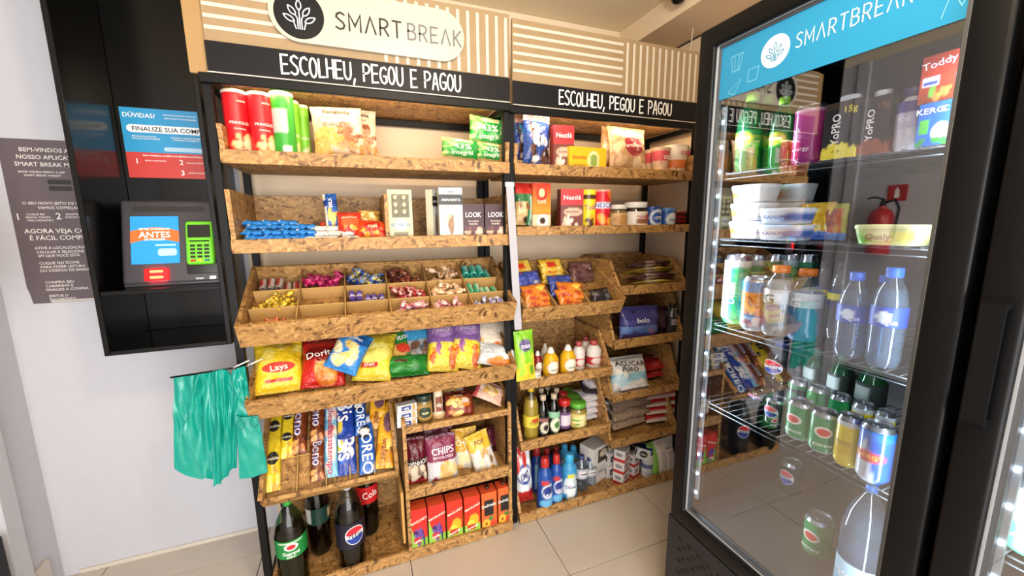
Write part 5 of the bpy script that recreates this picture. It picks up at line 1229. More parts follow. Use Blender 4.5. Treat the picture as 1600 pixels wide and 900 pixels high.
up('cup_cream', 'dip_jar', 'cream and brown tapered jar next to the peanut jars', 'jar', 674, 693, 605, 1.63, zc1)
bag('nut_bag', .12, .16, .05, [('base', '#7a3020'), ('spots', 10, 3, (-.7, .7, .15, .75), .32, ['#e0a040', '#c87a28', '#f0c878']), ('band', .85, 1, '#5a2018'), ('rect', .1, .6, .55, .7, '#d8c8c0')], [('nuts', -.1, .84, .016, '#f0d8a8')], seed=31)
lean('nut_bag', 'nut_bag', 'brown peanut snack bag at the front on the cubby', 'snack bag', (719, 653, 1.60), (716, 612, 1.66), 46)
lean('nut_bag', 'nut_bag', 'brown peanut snack bag behind the other brown one', 'snack bag', (712, 630, 1.72), (708, 598, 1.76), 42)
bag('cracker', .12, .12, .03, [('base', '#cfa898'), ('ell', 0, .55, .7, .25, '#e6d0b4'), ('spots', 5, 3, (-.4, .4, .35, .75), .3, ['#d8a858', '#e8c890']), ('rect', -1, -.7, 0, 1, '#b84a48')], [('cracker', 0, .78, .012, '#a83a3a')], seed=32)
lean('cracker', 'cracker_bag', 'pink and cream cracker bag lying at the right end of the cubby', 'snack bag', (760, 626, 1.60), (768, 598, 1.68), 46, None, .3)
lean('cracker', 'cracker_bag', 'cracker bag under the right edge of the pink and cream one', 'snack bag', (774, 624, 1.66), (780, 604, 1.72), 38, None, -.2)
# --- cubby, middle shelf
zc2 = .312
bag('ov_bag', .11, .19, .06, [('base', '#5a1620'), ('band', .0, .14, '#a82430'), ('spots', 12, 3, (-.9, .9, .2, .42), .3, ['#b8a890', '#7a6a5a', '#d8c8b0']), ('rect', -.9, .9, .44, .58, '#2a2024')], [('OVINHOS', 0, .51, .017, '#e8e0d8', .1)], seed=33)
bag('chips_bag', .13, .2, .06, [('base', '#c6c6cc'), ('band', .52, 1, '#7a2a4a'), ('spots', 9, 5, (-.1, .7, .12, .45), .3, ['#cfa868', '#e0c890', '#b88a48']), ('spots', 4, 9, (-.8, -.2, .08, .2), .25, ['#8a2a3a']), ('band', .95, 1, '#5a1a34')], [('CHIPS', .05, .72, .026, '#f2e8ee'), ('BATATA DOCE', .05, .6, .009, '#f0e0e8')], seed=34)
bag('chips_yellow', .12, .19, .05, [('base', '#c8c4bc'), ('band', .55, 1, '#c99a28'), ('spots', 6, 5, (-.5, .5, .15, .5), .32, ['#e8d0a0', '#d8b070']), ('rect', -.7, .1, .08, .2, '#7a4a2a')], [('CHIPS', -.1, .74, .022, '#e8e0c8')], seed=35)
bag('popcorn', .11, .18, .05, [('base', '#cfccc6'), ('band', .6, 1, '#d8b23a'), ('spots', 10, 3, (-.6, .6, .1, .6), .22, ['#e8d8a8', '#8a6a4a', '#f0ece0', '#c8943a'])], [('POP', 0, .8, .018, '#7a3a28')], seed=36)
bag('maroon', .1, .16, .05, [('base', '#4a1422'), ('spots', 5, 3, (-.8, .8, .2, .8), .3, ['#6a2434', '#341018'])], seed=37)
for key, lab, pb_, pt_, wp in [
  ('maroon', 'dark maroon snack bag at the back left of the middle cubby shelf', (652, 728, 1.74), (650, 672, 1.76), 40),
  ('ov_bag', 'dark red peanut snack bag at the left of the middle cubby shelf', (652, 758, 1.63), (649, 682, 1.66), 36),
  ('chips_bag', 'maroon topped crisp bag behind the front one in the cubby', (690, 745, 1.72), (684, 666, 1.75), 48),
  ('chips_bag', 'maroon and white crisp bag at the front of the middle cubby shelf', (694, 759, 1.60), (687, 678, 1.64), 48),
  ('chips_yellow', 'mustard and white crisp bag right of the maroon one', (728, 744, 1.66), (724, 668, 1.70), 40),
  ('maroon', 'dark maroon bag at the back right of the middle cubby shelf', (764, 712, 1.74), (758, 668, 1.77), 34),
  ('popcorn', 'yellow and white popcorn bag leaning at the right of the cubby', (764, 742, 1.60), (742, 676, 1.66), 36)]:
    lean(key, 'snack_bag', lab, 'snack bag', pb_, pt_, wp, 'snack bags in the cubby', 0, .9)
# --- cubby, juice cartons on the base
zb = .02
def juice(key, layers, texts, cap=None, top=None):
    carton(key, .07, .06, .2, layers, texts, top=[('base', top or '#d8502a')], extra=tetra_cap(key, .07, .06, .2, .011, cap, .012) if cap else ())
juice('j_grape', [('base', '#c42a22'), ('band', 0, .3, '#7ab03a'), ('spots', 22, 3, (-.5, .7, .18, .5), .2, ['#4a2a78', '#6a4a9a', '#2e1a58']), ('spots', 5, 4, (-.9, .5, .02, .15), .3, ['#b0d060', '#5a9030']), ('diag', -.6, -1, -.12, '#8ac04a'), ('rect', -.6, .2, .22, .34, '#c42a22')], [('MAGUARY', .04, .74, .0112, '#f6eee0', .32), ('uva', -.2, .28, .016, '#ffffff', .3)])
juice('j_passion', [('base', '#c8301f'), ('band', 0, .3, '#8aba42'), ('ell', .2, .42, .6, .14, '#e0a824'), ('ell', -.2, .3, .5, .12, '#f0cc4a'), ('rect', -.7, .4, .2, .3, '#b82a1a'), ('spots', 5, 4, (-.9, .5, .02, .12), .3, ['#b0d060', '#5a9030'])], [('MAGUARY', .04, .74, .0112, '#f6eee0', .32), ('maracujá', -.1, .25, .011, '#ffffff', .3)])
juice('j_peach', [('base', '#e0622e'), ('rect', -.7, .6, .42, .82, '#1d1a1a'), ('ell', -.4, .22, .5, .11, '#e8b83a'), ('ell', -.4, .22, .2, .045, '#8a4a1c'), ('ell', .5, .15, .45, .12, '#d8402a'), ('ell', .2, .34, .3, .06, '#3f7a34'), ('band', 0, .05, '#c83020')], [('DelValle', -.05, .68, .0145, '#f2f2f2', .08)], '#4a2418')
for i, (k, a, b, t) in enumerate([('j_grape', 636, 666, 781), ('j_grape', 665, 694, 774), ('j_passion', 694, 721, 768), ('j_passion', 721, 748, 761), ('j_peach', 748, 774, 755), ('j_peach', 774, 797, 748)]):
    lab = ['red grape juice carton at the left end of the juice row', 'red grape juice carton second in the juice row', 'red passion fruit juice carton next to the grape ones', 'red passion fruit juice carton next to the peach ones', 'orange peach juice carton with brown cap next to the red ones', 'orange peach juice carton with brown cap at the right end of the row'][i]
    up(k, 'juice_carton', lab, 'juice carton', a+1.4, b-1.4, t+8, 1.60, zb, group='juice cartons')
# --- big bottles on the base
PET = clear('pet_bottle', '#cfd6d2', 1.55, .03)
COLA = mat('cola_drink', '#160b08', .1)
def big(key, label, texts, capc, lab, liquid=COLA, clr=PET, fill=.78):
    bottle(key, .053, .335, liquid, clr, label, capc, texts, [(0, 0), (.036, 0), (.046, .006), (.052, .025), (.05, .06), (.053, .1), (.053, .2), (.051, .225), (.042, .265), (.026, .295), (.0145, .31), (.0135, .317)], .014, .018, lab, fill)
big('b_guarana', [('base', '#14803a'), ('rect', -.55, .5, .86, .92, '#d8e8d8')], [('Guaraná', 0, .483, .0125, '#ffffff'), ('ZERO', 0, .442, .009, '#e0f0e0')], '#2f9a3a', (.42, .62), mat('guarana_drink', '#3a160c', .1), clear('green_pet', '#a8c8b0', 1.55, .03), .68)
decal('b_guarana', 'logo_berry', ring2d(.002, .184, .015, .0085), '#c42430', -.0003); decal('b_guarana', 'logo_oval', ring2d(.002, .184, .024, .0135), '#eae4dc', -.0006)
big('b_dark', [('base', '#17362e'), ('rect', -.9, -.3, .1, .95, '#d8dcd8'), ('rect', .6, 1.2, .2, .8, '#d8c08a')], [], '#1a1a1a', (.42, .62))
big('b_pepsi', [('base', '#15172a')], [('PEPSI', .2, .455, .0165, '#0e1024')], '#b8bcc0', (.3, .6)); globe('b_pepsi', .0106, .1525, .037)
big('b_coke', [('base', '#c41c20'), ('diag', .4, 1, 1.1, '#a01418')], [('Cola', .3, .58, .03, '#f4f0ec', .1)], '#c41c20', (.46, .68))
up('b_guarana', 'soda_bottle', 'two-litre soda bottle with green label at the lower left front', 'bottle', 422, 474, 780, 1.60, .02, h=.37, rz=.1)
up('b_dark', 'soda_bottle', 'brown two-litre soda bottle behind the green-labelled one', 'bottle', 474, 512, 760, 1.74, .02, h=.37)
up('b_pepsi', 'soda_bottle', 'two-litre cola bottle with round red, white and blue logo', 'bottle', 519, 566, 766, 1.62, .02, h=.365, rz=.15)
up('b_coke', 'soda_bottle', 'two-litre cola bottle with red label at the back of the base', 'bottle', 553, 588, 735, 1.78, .02, h=.37)

# ================================================================ goods on the right unit
zr1 = 1.638
bag('cereal', .16, .22, .045, [('base', '#1d3f86'), ('ell', -.3, .68, .4, .1, '#4aa0d8'), ('spots', 22, 3, (-.6, .9, .06, .5), .24, ['#3a2420', '#e8e4e0', '#5a3a30', '#cfd8e6']), ('spots', 3, 8, (-.6, -.1, .55, .75), .2, ['#4a2c24']), ('band', .84, 1, '#e4e0de')], [('CRUNCH', 0, .88, .021, '#b8382e', .04)], seed=41, plump=.3)
lean('cereal', 'cereal_bag', 'blue cereal bag with white top at the left of the top shelf', 'cereal bag', (838, 257, 1.66), (838, 178, 1.70), 42)
lean('cereal', 'cereal_bag', 'blue cereal bag hidden behind the post on the top shelf', 'cereal bag', (818, 250, 1.76), (815, 182, 1.78), 34)
carton('cocoa_box', .085, .05, .17, [('base', '#6a2a20'), ('band', .62, 1, '#c0242a'), ('ell', .1, .45, .8, .1, '#caa890'), ('spots', 10, 4, (-.7, .7, .05, .35), .26, ['#4a1c14', '#d8b898', '#e8d8c8', '#8a4a34'])], [('Nestlé', 0, .8, .018, '#f6f0ec'), ('chocolate', 0, .46, .009, '#5a1c18')], side=[('base', '#8a2a24')])
up('cocoa_box', 'cocoa_box', 'red and brown cocoa box on the top shelf of the right unit', 'box', 863, 893, 198, 1.66, zr1, rz=-.15)
carton('biscuit_yellow', .15, .05, .08, [('base', '#e0b420'), ('ell', .3, .5, .3, .36, '#e8e0a0'), ('ell', .32, .5, .2, .24, '#8aa04a'), ('rect', -.8, -.1, .2, .35, '#b88a18')], [('biscoito', -.45, .62, .013, '#b83a1c')])
up('biscuit_yellow', 'biscuit_box', 'yellow biscuit box lying next to the cocoa box', 'box', 885, 942, 232, 1.64, zr1)
bag('wheat_bread', .19, .2, .06, [('base', '#b08a62'), ('spots', 16, 3, (-.9, .9, .05, .95), .28, ['#c8a47a', '#94704a', '#d8bc96', '#a57c52']), ('ell', .2, .55, .5, .26, '#8a2430'), ('rect', -.2, .65, .74, .82, '#cdbda8')], [('artesano', .2, .55, .018, '#ecd9cc', .1), ('PULLMAN', .22, .78, .011, '#8a2430')], seed=44, wr=1.0, plump=.35)
lean('wheat_bread', 'bread_bag', 'brown bread bag with dark red print on the top shelf', 'bread bag', (982, 266, 1.64), (978, 200, 1.68), 58)
lean('wheat_bread', 'bread_bag', 'brown bread bag behind and left of the other bread', 'bread bag', (957, 262, 1.74), (962, 202, 1.76), 44)
tin('noodle_cup', .04, .085, [('base', '#d0b49a'), ('band', .55, .9, '#c8505a'), ('spots', 10, 4, (-.8, .8, .05, .5), .25, ['#e8c088', '#b87a48', '#a83a34'])], [('cup', 0, .7, .016, '#f4e8e0')], [(.03, 0), (.04, .08), (.0415, .082), (.0415, .085), (0, .085)], P_CARD)
tin('noodle_cup2', .04, .085, [('base', '#e0d0bc'), ('band', .3, .55, '#d8783a'), ('band', .7, .95, '#e8dccb'), ('spots', 6, 4, (-.8, .8, .05, .3), .25, ['#e8c088', '#b87a48'])], [('cup', 0, .78, .014, '#b83a34')], [(.03, 0), (.04, .08), (.0415, .082), (.0415, .085), (0, .085)], P_CARD)
for i, (a, b, t, Y, k) in enumerate([(1010, 1032, 235, 1.74, 'noodle_cup'), (1021, 1044, 232, 1.66, 'noodle_cup'), (1041, 1071, 229, 1.66, 'noodle_cup2'), (1069, 1092, 232, 1.66, 'noodle_cup')]):
    up(k, 'noodle_cup', ['pink noodle cup at the back beside the bread', 'pink noodle cup at the front left of the cups', 'orange and cream noodle cup in the middle of the cups', 'pink noodle cup nearest the fridge'][i], 'cup', a, b, t, Y, zr1, group='noodle cups')
# second shelf
zr2 = 1.387
bag('coffee_green', .11, .17, .06, [('base', '#b02a24'), ('band', 0, .72, '#2f6a44'), ('rect', -1, .1, 0, .55, '#c8a878'), ('spots', 7, 4, (-.9, .2, .05, .5), .3, ['#d8bc8c', '#7a4a28', '#3a2418']), ('rect', .4, .8, 0, .7, '#9fc8b0')], seed=51, square=6, wr=.5)
lean('coffee_green', 'coffee_pack', 'red and green coffee pack at the left end of the second shelf', 'coffee pack', (819, 352, 1.64), (819, 286, 1.65), 32)
carton('coffee_box', .09, .05, .175, [('base', '#d8702a'), ('grad', .4, 1, '#e0902a', '#b8241c'), ('ell', 0, .78, .55, .14, '#c82a20'), ('ell', 0, .8, .32, .08, '#f0d8a0'), ('band', 0, .36, '#d8c0a0'), ('ell', .1, .2, .6, .15, '#ece8e0'), ('ell', .1, .22, .32, .07, '#3a1c10')], [('CAFÉ', 0, .62, .013, '#f6ead2')])
up('coffee_box', 'coffee_pack', 'orange coffee pack with a white cup picture', 'coffee pack', 829, 857, 287, 1.63, zr2)
up('cocoa_box', 'cocoa_box', 'red and brown cocoa box on the second shelf with a mug picture', 'box', 875, 907, 296, 1.64, zr2, rz=-.2)
tin('malt_yellow', .036, .145, [('base', '#e3d128'), ('band', .76, .86, '#4a3020'), ('band', .88, 1, '#e8d830'), ('spots', 5, 4, (-.3, .8, .1, .35), .3, ['#5a3420', '#c89a30'])], [('Toddy', 0, .58, .019, '#9a3a8a', .1)], None, P_PLAST)
up('malt_yellow', 'cocoa_tin', 'yellow cocoa powder tin with dark neck on the second shelf', 'tin', 908, 930, 297, 1.65, zr2)
tin('malt_red', .036, .145, [('base', '#c8202a'), ('diag', .5, .8, .72, '#e0782a'), ('spots', 4, 6, (-.5, .6, .1, .4), .3, ['#6a2a1a', '#e8a03a']), ('rect', -.8, .3, .55, .7, '#e8e4f0'), ('band', .94, 1, '#e0988a')], [('NESCAU', -.1, .62, .017, '#2a3a98')], None, P_PLAST)
up('malt_red', 'cocoa_tin', 'red cocoa powder tin on the second shelf', 'tin', 929, 953, 297, 1.63, zr2)
jar('sweet_jar', .036, .085, mat('caramel_fill', '#a8804a', .5, 0, .2, 90, .2), '#dcd8d0', [('base', '#c8a878'), ('ell', 0, .5, .6, .4, '#b08048')], [], .016)
up('sweet_jar', 'spread_jar', 'caramel jar with white lid left of the hazelnut jar', 'jar', 953, 978, 320, 1.64, zr2)
jar('hazel_jar', .04, .09, mat('hazel_fill', '#2e140c', .4), '#e2e0dc', [('base', '#dcd4cc'), ('rect', -.3, .7, .1, .45, '#8a5a38'), ('ell', .5, .5, .3, .4, '#b83a30')], [('nutella', 0, .48, .012, '#b82a28')], .02)
up('hazel_jar', 'spread_jar', 'hazelnut spread jar with white lid and red lettering', 'jar', 978, 1009, 316, 1.64, zr2)
tin('milk_blue', .034, .08, [('base', '#1f3f8a'), ('ell', 0, .5, .6, .36, '#c8d4e6'), ('ell', 0, .5, .42, .24, '#2a52a8')], [('LEITE', 0, .5, .01, '#f0f4fa')])
up('milk_blue', 'milk_tin', 'dark blue milk tin with a round white badge', 'tin', 1008, 1031, 323, 1.64, zr2)
tin('milk_blue2', .034, .075, [('base', '#2a5fae'), ('ell', 0, .45, .5, .3, '#e4ecf4'), ('band', .85, 1, '#5a8ad0')], [('moça', 0, .45, .011, '#2a4a98')])
up('milk_blue2', 'milk_tin', 'light blue milk tin next to the red and white packs', 'tin', 1033, 1053, 325, 1.64, zr2)
bag('pack_redwhite', .14, .1, .035, [('base', '#b82a2a'), ('ell', .1, .5, .8, .3, '#e2dcd8'), ('rect', -1, -.7, 0, 1, '#8a1c20')], seed=53, nx=16, nz=14)
def stack(key, name, label, cat, x0, x1, ybot, Y, zb, n, dz, group, depth=.1, yaw=0, seed=1, tiltd=86):
    w, d, h, _ = KINDS[key]; rnd = random.Random(seed)
    a, b = at(x0, ybot, 1, Y), at(x1, ybot, 1, Y); W = b.x-a.x
    nm = {2: ['bottom', 'top'], 3: ['bottom', 'middle', 'top'], 4: ['bottom', 'second', 'third', 'top'], 5: ['bottom', 'second', 'third', 'fourth', 'top']}[n]
    for k in range(n):
        m = Matrix.Translation(((a.x+b.x)/2+rnd.uniform(-.005, .005), Y+rnd.uniform(-.006, .006), zb+dz*(k+.5))) @ Matrix.Rotation(yaw+rnd.uniform(-.06, .06), 4, 'Z') @ Matrix.Rotation(math.radians(-tiltd), 4, 'X') @ Matrix.Translation((0, 0, 0))
        place(key, name, label.format(nm[k]), cat, None, None, (W, dz*1.08, depth), group, m)
stack('pack_redwhite', 'flour_pack', 'red and white pack, {} of the stack on the second shelf by the fridge', 'pack', 1040, 1092, 340, 1.62, zr2, 4, .022, 'red and white packs', .12)
# slanted snack tray
tilt4 = Matrix.Translation((.636, 1.56, .998)) @ Matrix.Rotation(math.radians(27), 4, 'X')
sachet('noodle_yellow', [('base', '#d8b23a'), ('spots', 8, 4, (-.9, .9, .1, .9), .3, ['#e8d070', '#b8402a', '#f0e0a0']), ('rect', -.5, .3, .35, .65, '#c83a28')], .13, .085, .03, 61)
sachet('noodle_blue', [('base', '#3a4a98'), ('spots', 8, 4, (-.9, .9, .1, .9), .3, ['#5a6ac0', '#a0507a', '#d8d0e0'])], .13, .085, .03, 62)
sachet('noodle_orange', [('base', '#cf7a2c'), ('spots', 8, 6, (-.9, .9, .1, .9), .3, ['#e8c050', '#a83a24', '#90b048'])], .13, .085, .03, 63)
sachet('noodle_brown', [('base', '#6a4a48'), ('spots', 8, 6, (-.9, .9, .1, .9), .3, ['#8a6a6a', '#4a2c30', '#b8a098'])], .13, .085, .03, 64)
sachet('noodle_dark', [('base', '#2a2628'), ('spots', 5, 6, (-.9, .9, .1, .9), .3, ['#4a4648', '#6a6668'])], .11, .07, .03, 65)
sn = [('noodle_yellow', 'yellow', 0, 2, 3), ('noodle_yellow', 'yellow', 1, 2, 3), ('noodle_brown', 'brown', 2, 2, 2), ('noodle_blue', 'blue', 0, 1, 3), ('noodle_blue', 'blue', 1, 1, 2), ('noodle_orange', 'orange', 0, 0, 3), ('noodle_orange', 'orange', 1, 0, 3), ('noodle_dark', 'dark grey', 2, 0, 2)]
rw = ['front', 'middle', 'back']; cl = ['left', 'middle', 'right']
rnd = random.Random(17); PN = {2: ['front', 'rear'], 3: ['front', 'second', 'rear']}
for key, colr, c_, r_, n in sn:
    for k in range(n):
        m = tilt4 @ Matrix.Translation((.09+c_*.165, .012+r_*.105+k*.018, .028+k*.02)) @ Matrix.Rotation(rnd.uniform(-.15, .15), 4, 'Z') @ Matrix.Rotation(math.radians(-62), 4, 'X')
        place(key, 'noodle_pack', f'{colr} snack pack, {PN[n][k]} in the {rw[r_]} {cl[c_]} heap of the small slanted tray', 'pack', None, None, None, 'snack packs in the small slanted tray', m)
# right column: pasta, purple bags
bag('pasta', .1, .3, .035, [('base', '#b8a040'), ('band', .3, .5, '#d8d0b0'), ('spots', 6, 4, (-.8, .8, .1, .9), .3, ['#e0c860', '#7a3a4a'])], seed=66, nx=12, nz=26)
bag('pasta_dark', .1, .3, .035, [('base', '#5a3a48'), ('band', .3, .5, '#b8a0a8'), ('spots', 6, 4, (-.8, .8, .1, .9), .3, ['#7a5a68', '#d8c8a0'])], seed=67, nx=12, nz=26)
def flatp(key, name, label, cat, x0, x1, y, Y, z, yaw, group=None, depth=.09):
    w, d, h, _ = KINDS[key]; a, b = at(x0, y, 1, Y), at(x1, y, 1, Y); L = b.x-a.x
    m = Matrix.Translation((a.x, Y, z)) @ Matrix.Rotation(yaw, 4, 'Z') @ Matrix.Rotation(math.radians(90), 4, 'Y') @ Matrix.Rotation(math.radians(75), 4, 'Z')
    return place(key, name, label, cat, None, None, (depth, d, L), group, m)
z = 1.091
for k, (kk, lab) in enumerate([('pasta', 'yellow pasta pack at the bottom of the pasta heap'), ('pasta_dark', 'dark pasta pack second in the pasta heap'), ('pasta', 'yellow pasta pack third in the pasta heap'), ('pasta_dark', 'dark pasta pack on top of the pasta heap')]):
    flatp(kk, 'pasta_pack', lab, 'pasta pack', 982, 1050, 440, 1.66+k*.012, z+.018+k*.03, .06*k-.05, 'pasta packs')
zr4 = .824
bag('purple_bag', .16, .14, .07, [('base', '#3a3a78'), ('band', .2, .42, '#5a78b8'), ('spots', 8, 4, (-.9, .9, .1, .9), .3, ['#4a4a90', '#28285a', '#8a6a9a'])], [('bolo', 0, .6, .02, '#d8d8e8')], seed=68, square=6)
lean('purple_bag', 'flour_bag', 'dark purple and blue bag on the shelf under the pasta', 'bag', (998, 530, 1.64), (998, 478, 1.66), 60)
bag('dark_bag', .12, .14, .06, [('base', '#2a1a24'), ('ell', 0, .5, .6, .2, '#4a3038')], seed=69, square=6)
lean('dark_bag', 'flour_bag', 'dark maroon bag between the purple bag and the black bottle', 'bag', (1034, 526, 1.68), (1034, 478, 1.70), 30)
bottle('black_sauce', .03, .15, mat('sauce_black', '#0e0a0a', .15), CLR, [('base', '#1a1416'), ('rect', -.5, .5, .2, .8, '#a8a0a0')], '#141214', [('shoyu', 0, .42, .009, '#201818')], lab=(.25, .6))
up('black_sauce', 'sauce_bottle', 'black sauce bottle on the shelf under the pasta by the fridge', 'bottle', 1043, 1060, 474, 1.66, zr4)
# condiments
zr5 = .696
bag('squeeze_green', .085, .19, .05, [('base', '#8ac82e'), ('band', .78, 1, '#7ab828'), ('ell', 0, .72, .6, .12, '#5a4a78'), ('band', 0, .35, '#d8c83a'), ('spots', 6, 4, (-.9, .9, .15, .5), .35, ['#a8d848', '#e8d84a', '#5a9a20'])], [('max', 0, .72, .018, '#e8e0f0')], seed=71, wr=.6)
lean('squeeze_green', 'sauce_pouch', 'lime green sauce pouch hanging at the left edge of the condiment shelf', 'pouch', (822, 594, 1.56), (817, 516, 1.575), 30)
def squeeze(key, col, labcol, capc, txt, tc):
    prof = [(0, 0), (.03, 0), (.033, .004), (.034, .07), (.032, .1), (.022, .125), (.014, .132), (0, .132)]
    cap = lathe_mesh(key+'_cap', [(.0155, .13), (.0155, .142), (.012, .146), (.008, .16), (0, .161)], mat('cap_'+capc.strip('#'), capc, .35), None, 20)
    tin(key, .034, .132, [('base', col), ('ell', 0, .45, .62, .32, labcol), ('ell', 0, .45, .5, .24, '#e8e2d4')], [(txt, 0, .36, .009, tc)], prof, P_PLAST, [('cap', cap, 0)])
    KINDS[key] = (.068, .068, .161, KINDS[key][3])
squeeze('mustard', '#d8a81c', '#c8921a', '#e2e0da', 'HEINZ', '#3a5a48')
squeeze('ketchup', '#8a1c18', '#6a1414', '#e8e6e2', 'HEINZ', '#3a5a48')
squeeze('mayo', '#e0dad2', '#c83a34', '#d8d4d0', 'MAYO', '#b82a28')
up('ketchup', 'ketchup_bottle', 'dark red ketchup bottle behind the mustard on the condiment shelf', 'bottle', 833, 847, 548, 1.68, zr5)
up('mayo', 'mayonnaise_bottle', 'pale squeeze bottle half hidden behind the first mustard', 'bottle', 845, 858, 536, 1.76, zr5)
up('mustard', 'mustard_bottle', 'yellow mustard bottle next to the ketchup', 'bottle', 849, 872, 542, 1.64, zr5, group='mustard bottles')
up('mustard', 'mustard_bottle', 'yellow mustard bottle next to the white sauce bottles', 'bottle', 876, 899, 538, 1.64, zr5, group='mustard bottles')
jar('small_jar', .03, .05, mat('white_sauce', '#d8d4cc', .4), '#dad8d4', [('base', '#dcdad6'), ('rect', -.5, .5, .1, .5, '#a83a34')], [], .014)
up('small_jar', 'sauce_jar', 'small white lidded jar at the front of the condiment shelf', 'jar', 827, 845, 582, 1.61, zr5, h=.05)
def sauce_small(key):
    prof = [(0, 0), (.024, 0), (.026, .004), (.026, .085), (.016, .105), (.012, .108), (0, .108)]
    cap = cyl(key+'_cap', .0135, .107, .13, mat('cap_red_dim', '#a84a4a', .4))
    tin(key, .026, .108, [('base', '#ded8d6'), ('band', .15, .5, '#c03038'), ('ell', 0, .33, .5, .14, '#e8d8d4')], [], prof, P_PLAST, [('cap', cap, 0)]); KINDS[key] = (.052, .052, .13, KINDS[key][3])
sauce_small('white_sauce_bottle')
for i, (a, b, t, Y) in enumerate([(896, 913, 533, 1.68), (909, 922, 526, 1.78), (918, 938, 531, 1.68)]):
    up('white_sauce_bottle', 'sauce_bottle', ['white and red sauce bottle next to the mustard', 'white and red sauce bottle at the back between its neighbours', 'white and red sauce bottle at the right of the three'][i], 'bottle', a, b, t, Y, zr5, group='white sauce bottles')
# oils, sauces, jars
zr6 = .394
bottle('oil', .036, .26, mat('oil_yellow', '#b89a3a', .15), GLASSJ, [('base', '#c8b030'), ('rect', -.6, .6, .1, .9, '#d8c848'), ('ell', .1, .6, .35, .2, '#b84a2a')], '#c8a82a', [('ÓLEO', 0, .36, .013, '#5a6a20')], capr=.014, lab=(.28, .5), fill=.84)
up('oil', 'oil_bottle', 'clear bottle of yellow cooking oil on the sauce shelf', 'bottle', 818, 841, 604, 1.64, zr6)
bottle('soy', .028, .19, mat('soy_black', '#0f0908', .12), GLASSJ, [('base', '#141214'), ('band', .7, .9, '#8a5a5a'), ('ell', 0, .4, .55, .3, '#cfc8b8'), ('ell', .1, .4, .3, .16, '#2a2624')], '#b8aa90', [], capr=.013, lab=(.12, .55))
bottle('soy2', .028, .19, mat('soy_black', '#0f0908', .12), GLASSJ, [('base', '#101410'), ('band', .75, 1, '#8ac0a0'), ('ell', 0, .38, .6, .32, '#d8e0c8'), ('ell', .1, .38, .3, .16, '#4a7a3a')], '#b8aa90', [], capr=.013, lab=(.12, .62))
for i, (k, a, b, t, Y) in enumerate([('soy', 840, 857, 617, 1.63), ('soy2', 857, 874, 615, 1.63), ('soy', 838, 853, 606, 1.74), ('soy', 848, 863, 603, 1.84), ('soy', 862, 877, 606, 1.74)]):
    up(k, 'sauce_bottle', ['dark soy sauce bottle next to the oil', 'dark soy sauce bottle with pale green label', 'dark sauce bottle behind the first soy sauce', 'dark sauce bottle farthest back on the sauce shelf', 'dark sauce bottle behind the green-labelled one'][i], 'bottle', a, b, t, Y, zr6, group='dark sauce bottles')
jar('olive_red', .032, .135, mat('olive_fill', '#3a1c28', .3), '#b82424', [('base', '#6a4a78'), ('rect', -.6, .6, .2, .8, '#d8d0dc')], [], .024)
jar('corn_green', .034, .125, mat('corn_fill', '#b8a048', .4, 0, .4, 150, .3), '#5aa83a', [('base', '#d0c070'), ('ell', 0, .5, .6, .4, '#e8e0a8'), ('spots', 5, 4, (-.6, .6, .2, .8), .3, ['#6aa048', '#e0c040'])], [], .022)
up('olive_red', 'preserve_jar', 'preserve jar with red lid at the front of the sauce shelf', 'jar', 873, 891, 623, 1.65, zr6)
up('olive_red', 'preserve_jar', 'preserve jar with red lid behind the other red lid', 'jar', 870, 886, 612, 1.77, zr6)
up('corn_green', 'preserve_jar', 'yellow preserve jar with green lid at the front of the sauce shelf', 'jar', 891, 915, 627, 1.65, zr6)
up('corn_green', 'preserve_jar', 'yellow preserve jar with green lid in the middle of its row', 'jar', 884, 905, 616, 1.75, zr6)
up('corn_green', 'preserve_jar', 'yellow preserve jar with green lid farthest back', 'jar', 879, 898, 608, 1.85, zr6)
bag('white_pack', .13, .1, .04, [('base', '#d6d4dc'), ('spots', 5, 3, (-.9, .9, .1, .9), .3, ['#e8e6ec', '#bcbac6'])], seed=74, nx=16, nz=14)
stack('white_pack', 'salt_pack', 'white pack, {} of the stack beside the preserve jars', 'pack', 914, 952, 655, 1.67, zr6, 4, .034, 'white packs', .13)
bag('black_pack', .12, .1, .04, [('base', '#2a2430'), ('ell', 0, .5, .7, .3, '#d8d4dc')], seed=75, nx=14, nz=12)
p = at(930, 625, 1, 1.7)
place('black_pack', 'salt_pack', 'dark and white pack tilted on top of the white packs', 'pack', None, None, (.13, .04, .12), None, Matrix.Translation((p.x-.02, 1.68, zr6+.15)) @ Matrix.Rotation(.2, 4, 'Y') @ Matrix.Rotation(math.radians(-60), 4, 'X'))
# sugar and red bags
zr7 = .548
bag('sugar', .17, .17, .09, [('base', '#d9d8d6'), ('band', .3, .5, '#8fc0d8'), ('spots', 6, 4, (-.9, .9, .2, .5), .3, ['#b8d8e6', '#e6e6e6'])], [('AÇÚCAR', 0, .78, .024, '#2a2a34', -.1), ('PURO', -.1, .62, .022, '#2a2a34', -.1)], seed=76, square=5)
lean('sugar', 'sugar_bag', 'white sugar bag standing on the middle shelf by the sauces', 'sugar bag', (986, 612, 1.63), (976, 556, 1.70), 56)
p = at(990, 600, 1, 1.62)
place('white_pack', 'sugar_bag', 'white sugar bag lying under the standing one', 'sugar bag', None, None, (.18, .05, .13), None, Matrix.Translation((p.x, 1.60, zr7+.028)) @ Matrix.Rotation(math.radians(-85), 4, 'X'))
bag('red_bag', .19, .15, .05, [('base', '#a8282c'), ('spots', 7, 4, (-.9, .9, .1, .9), .3, ['#c84a44', '#7a1a20', '#d8c0b8'])], [('arroz', 0, .5, .022, '#e8d8d0')], seed=77, nx=16, nz=14)
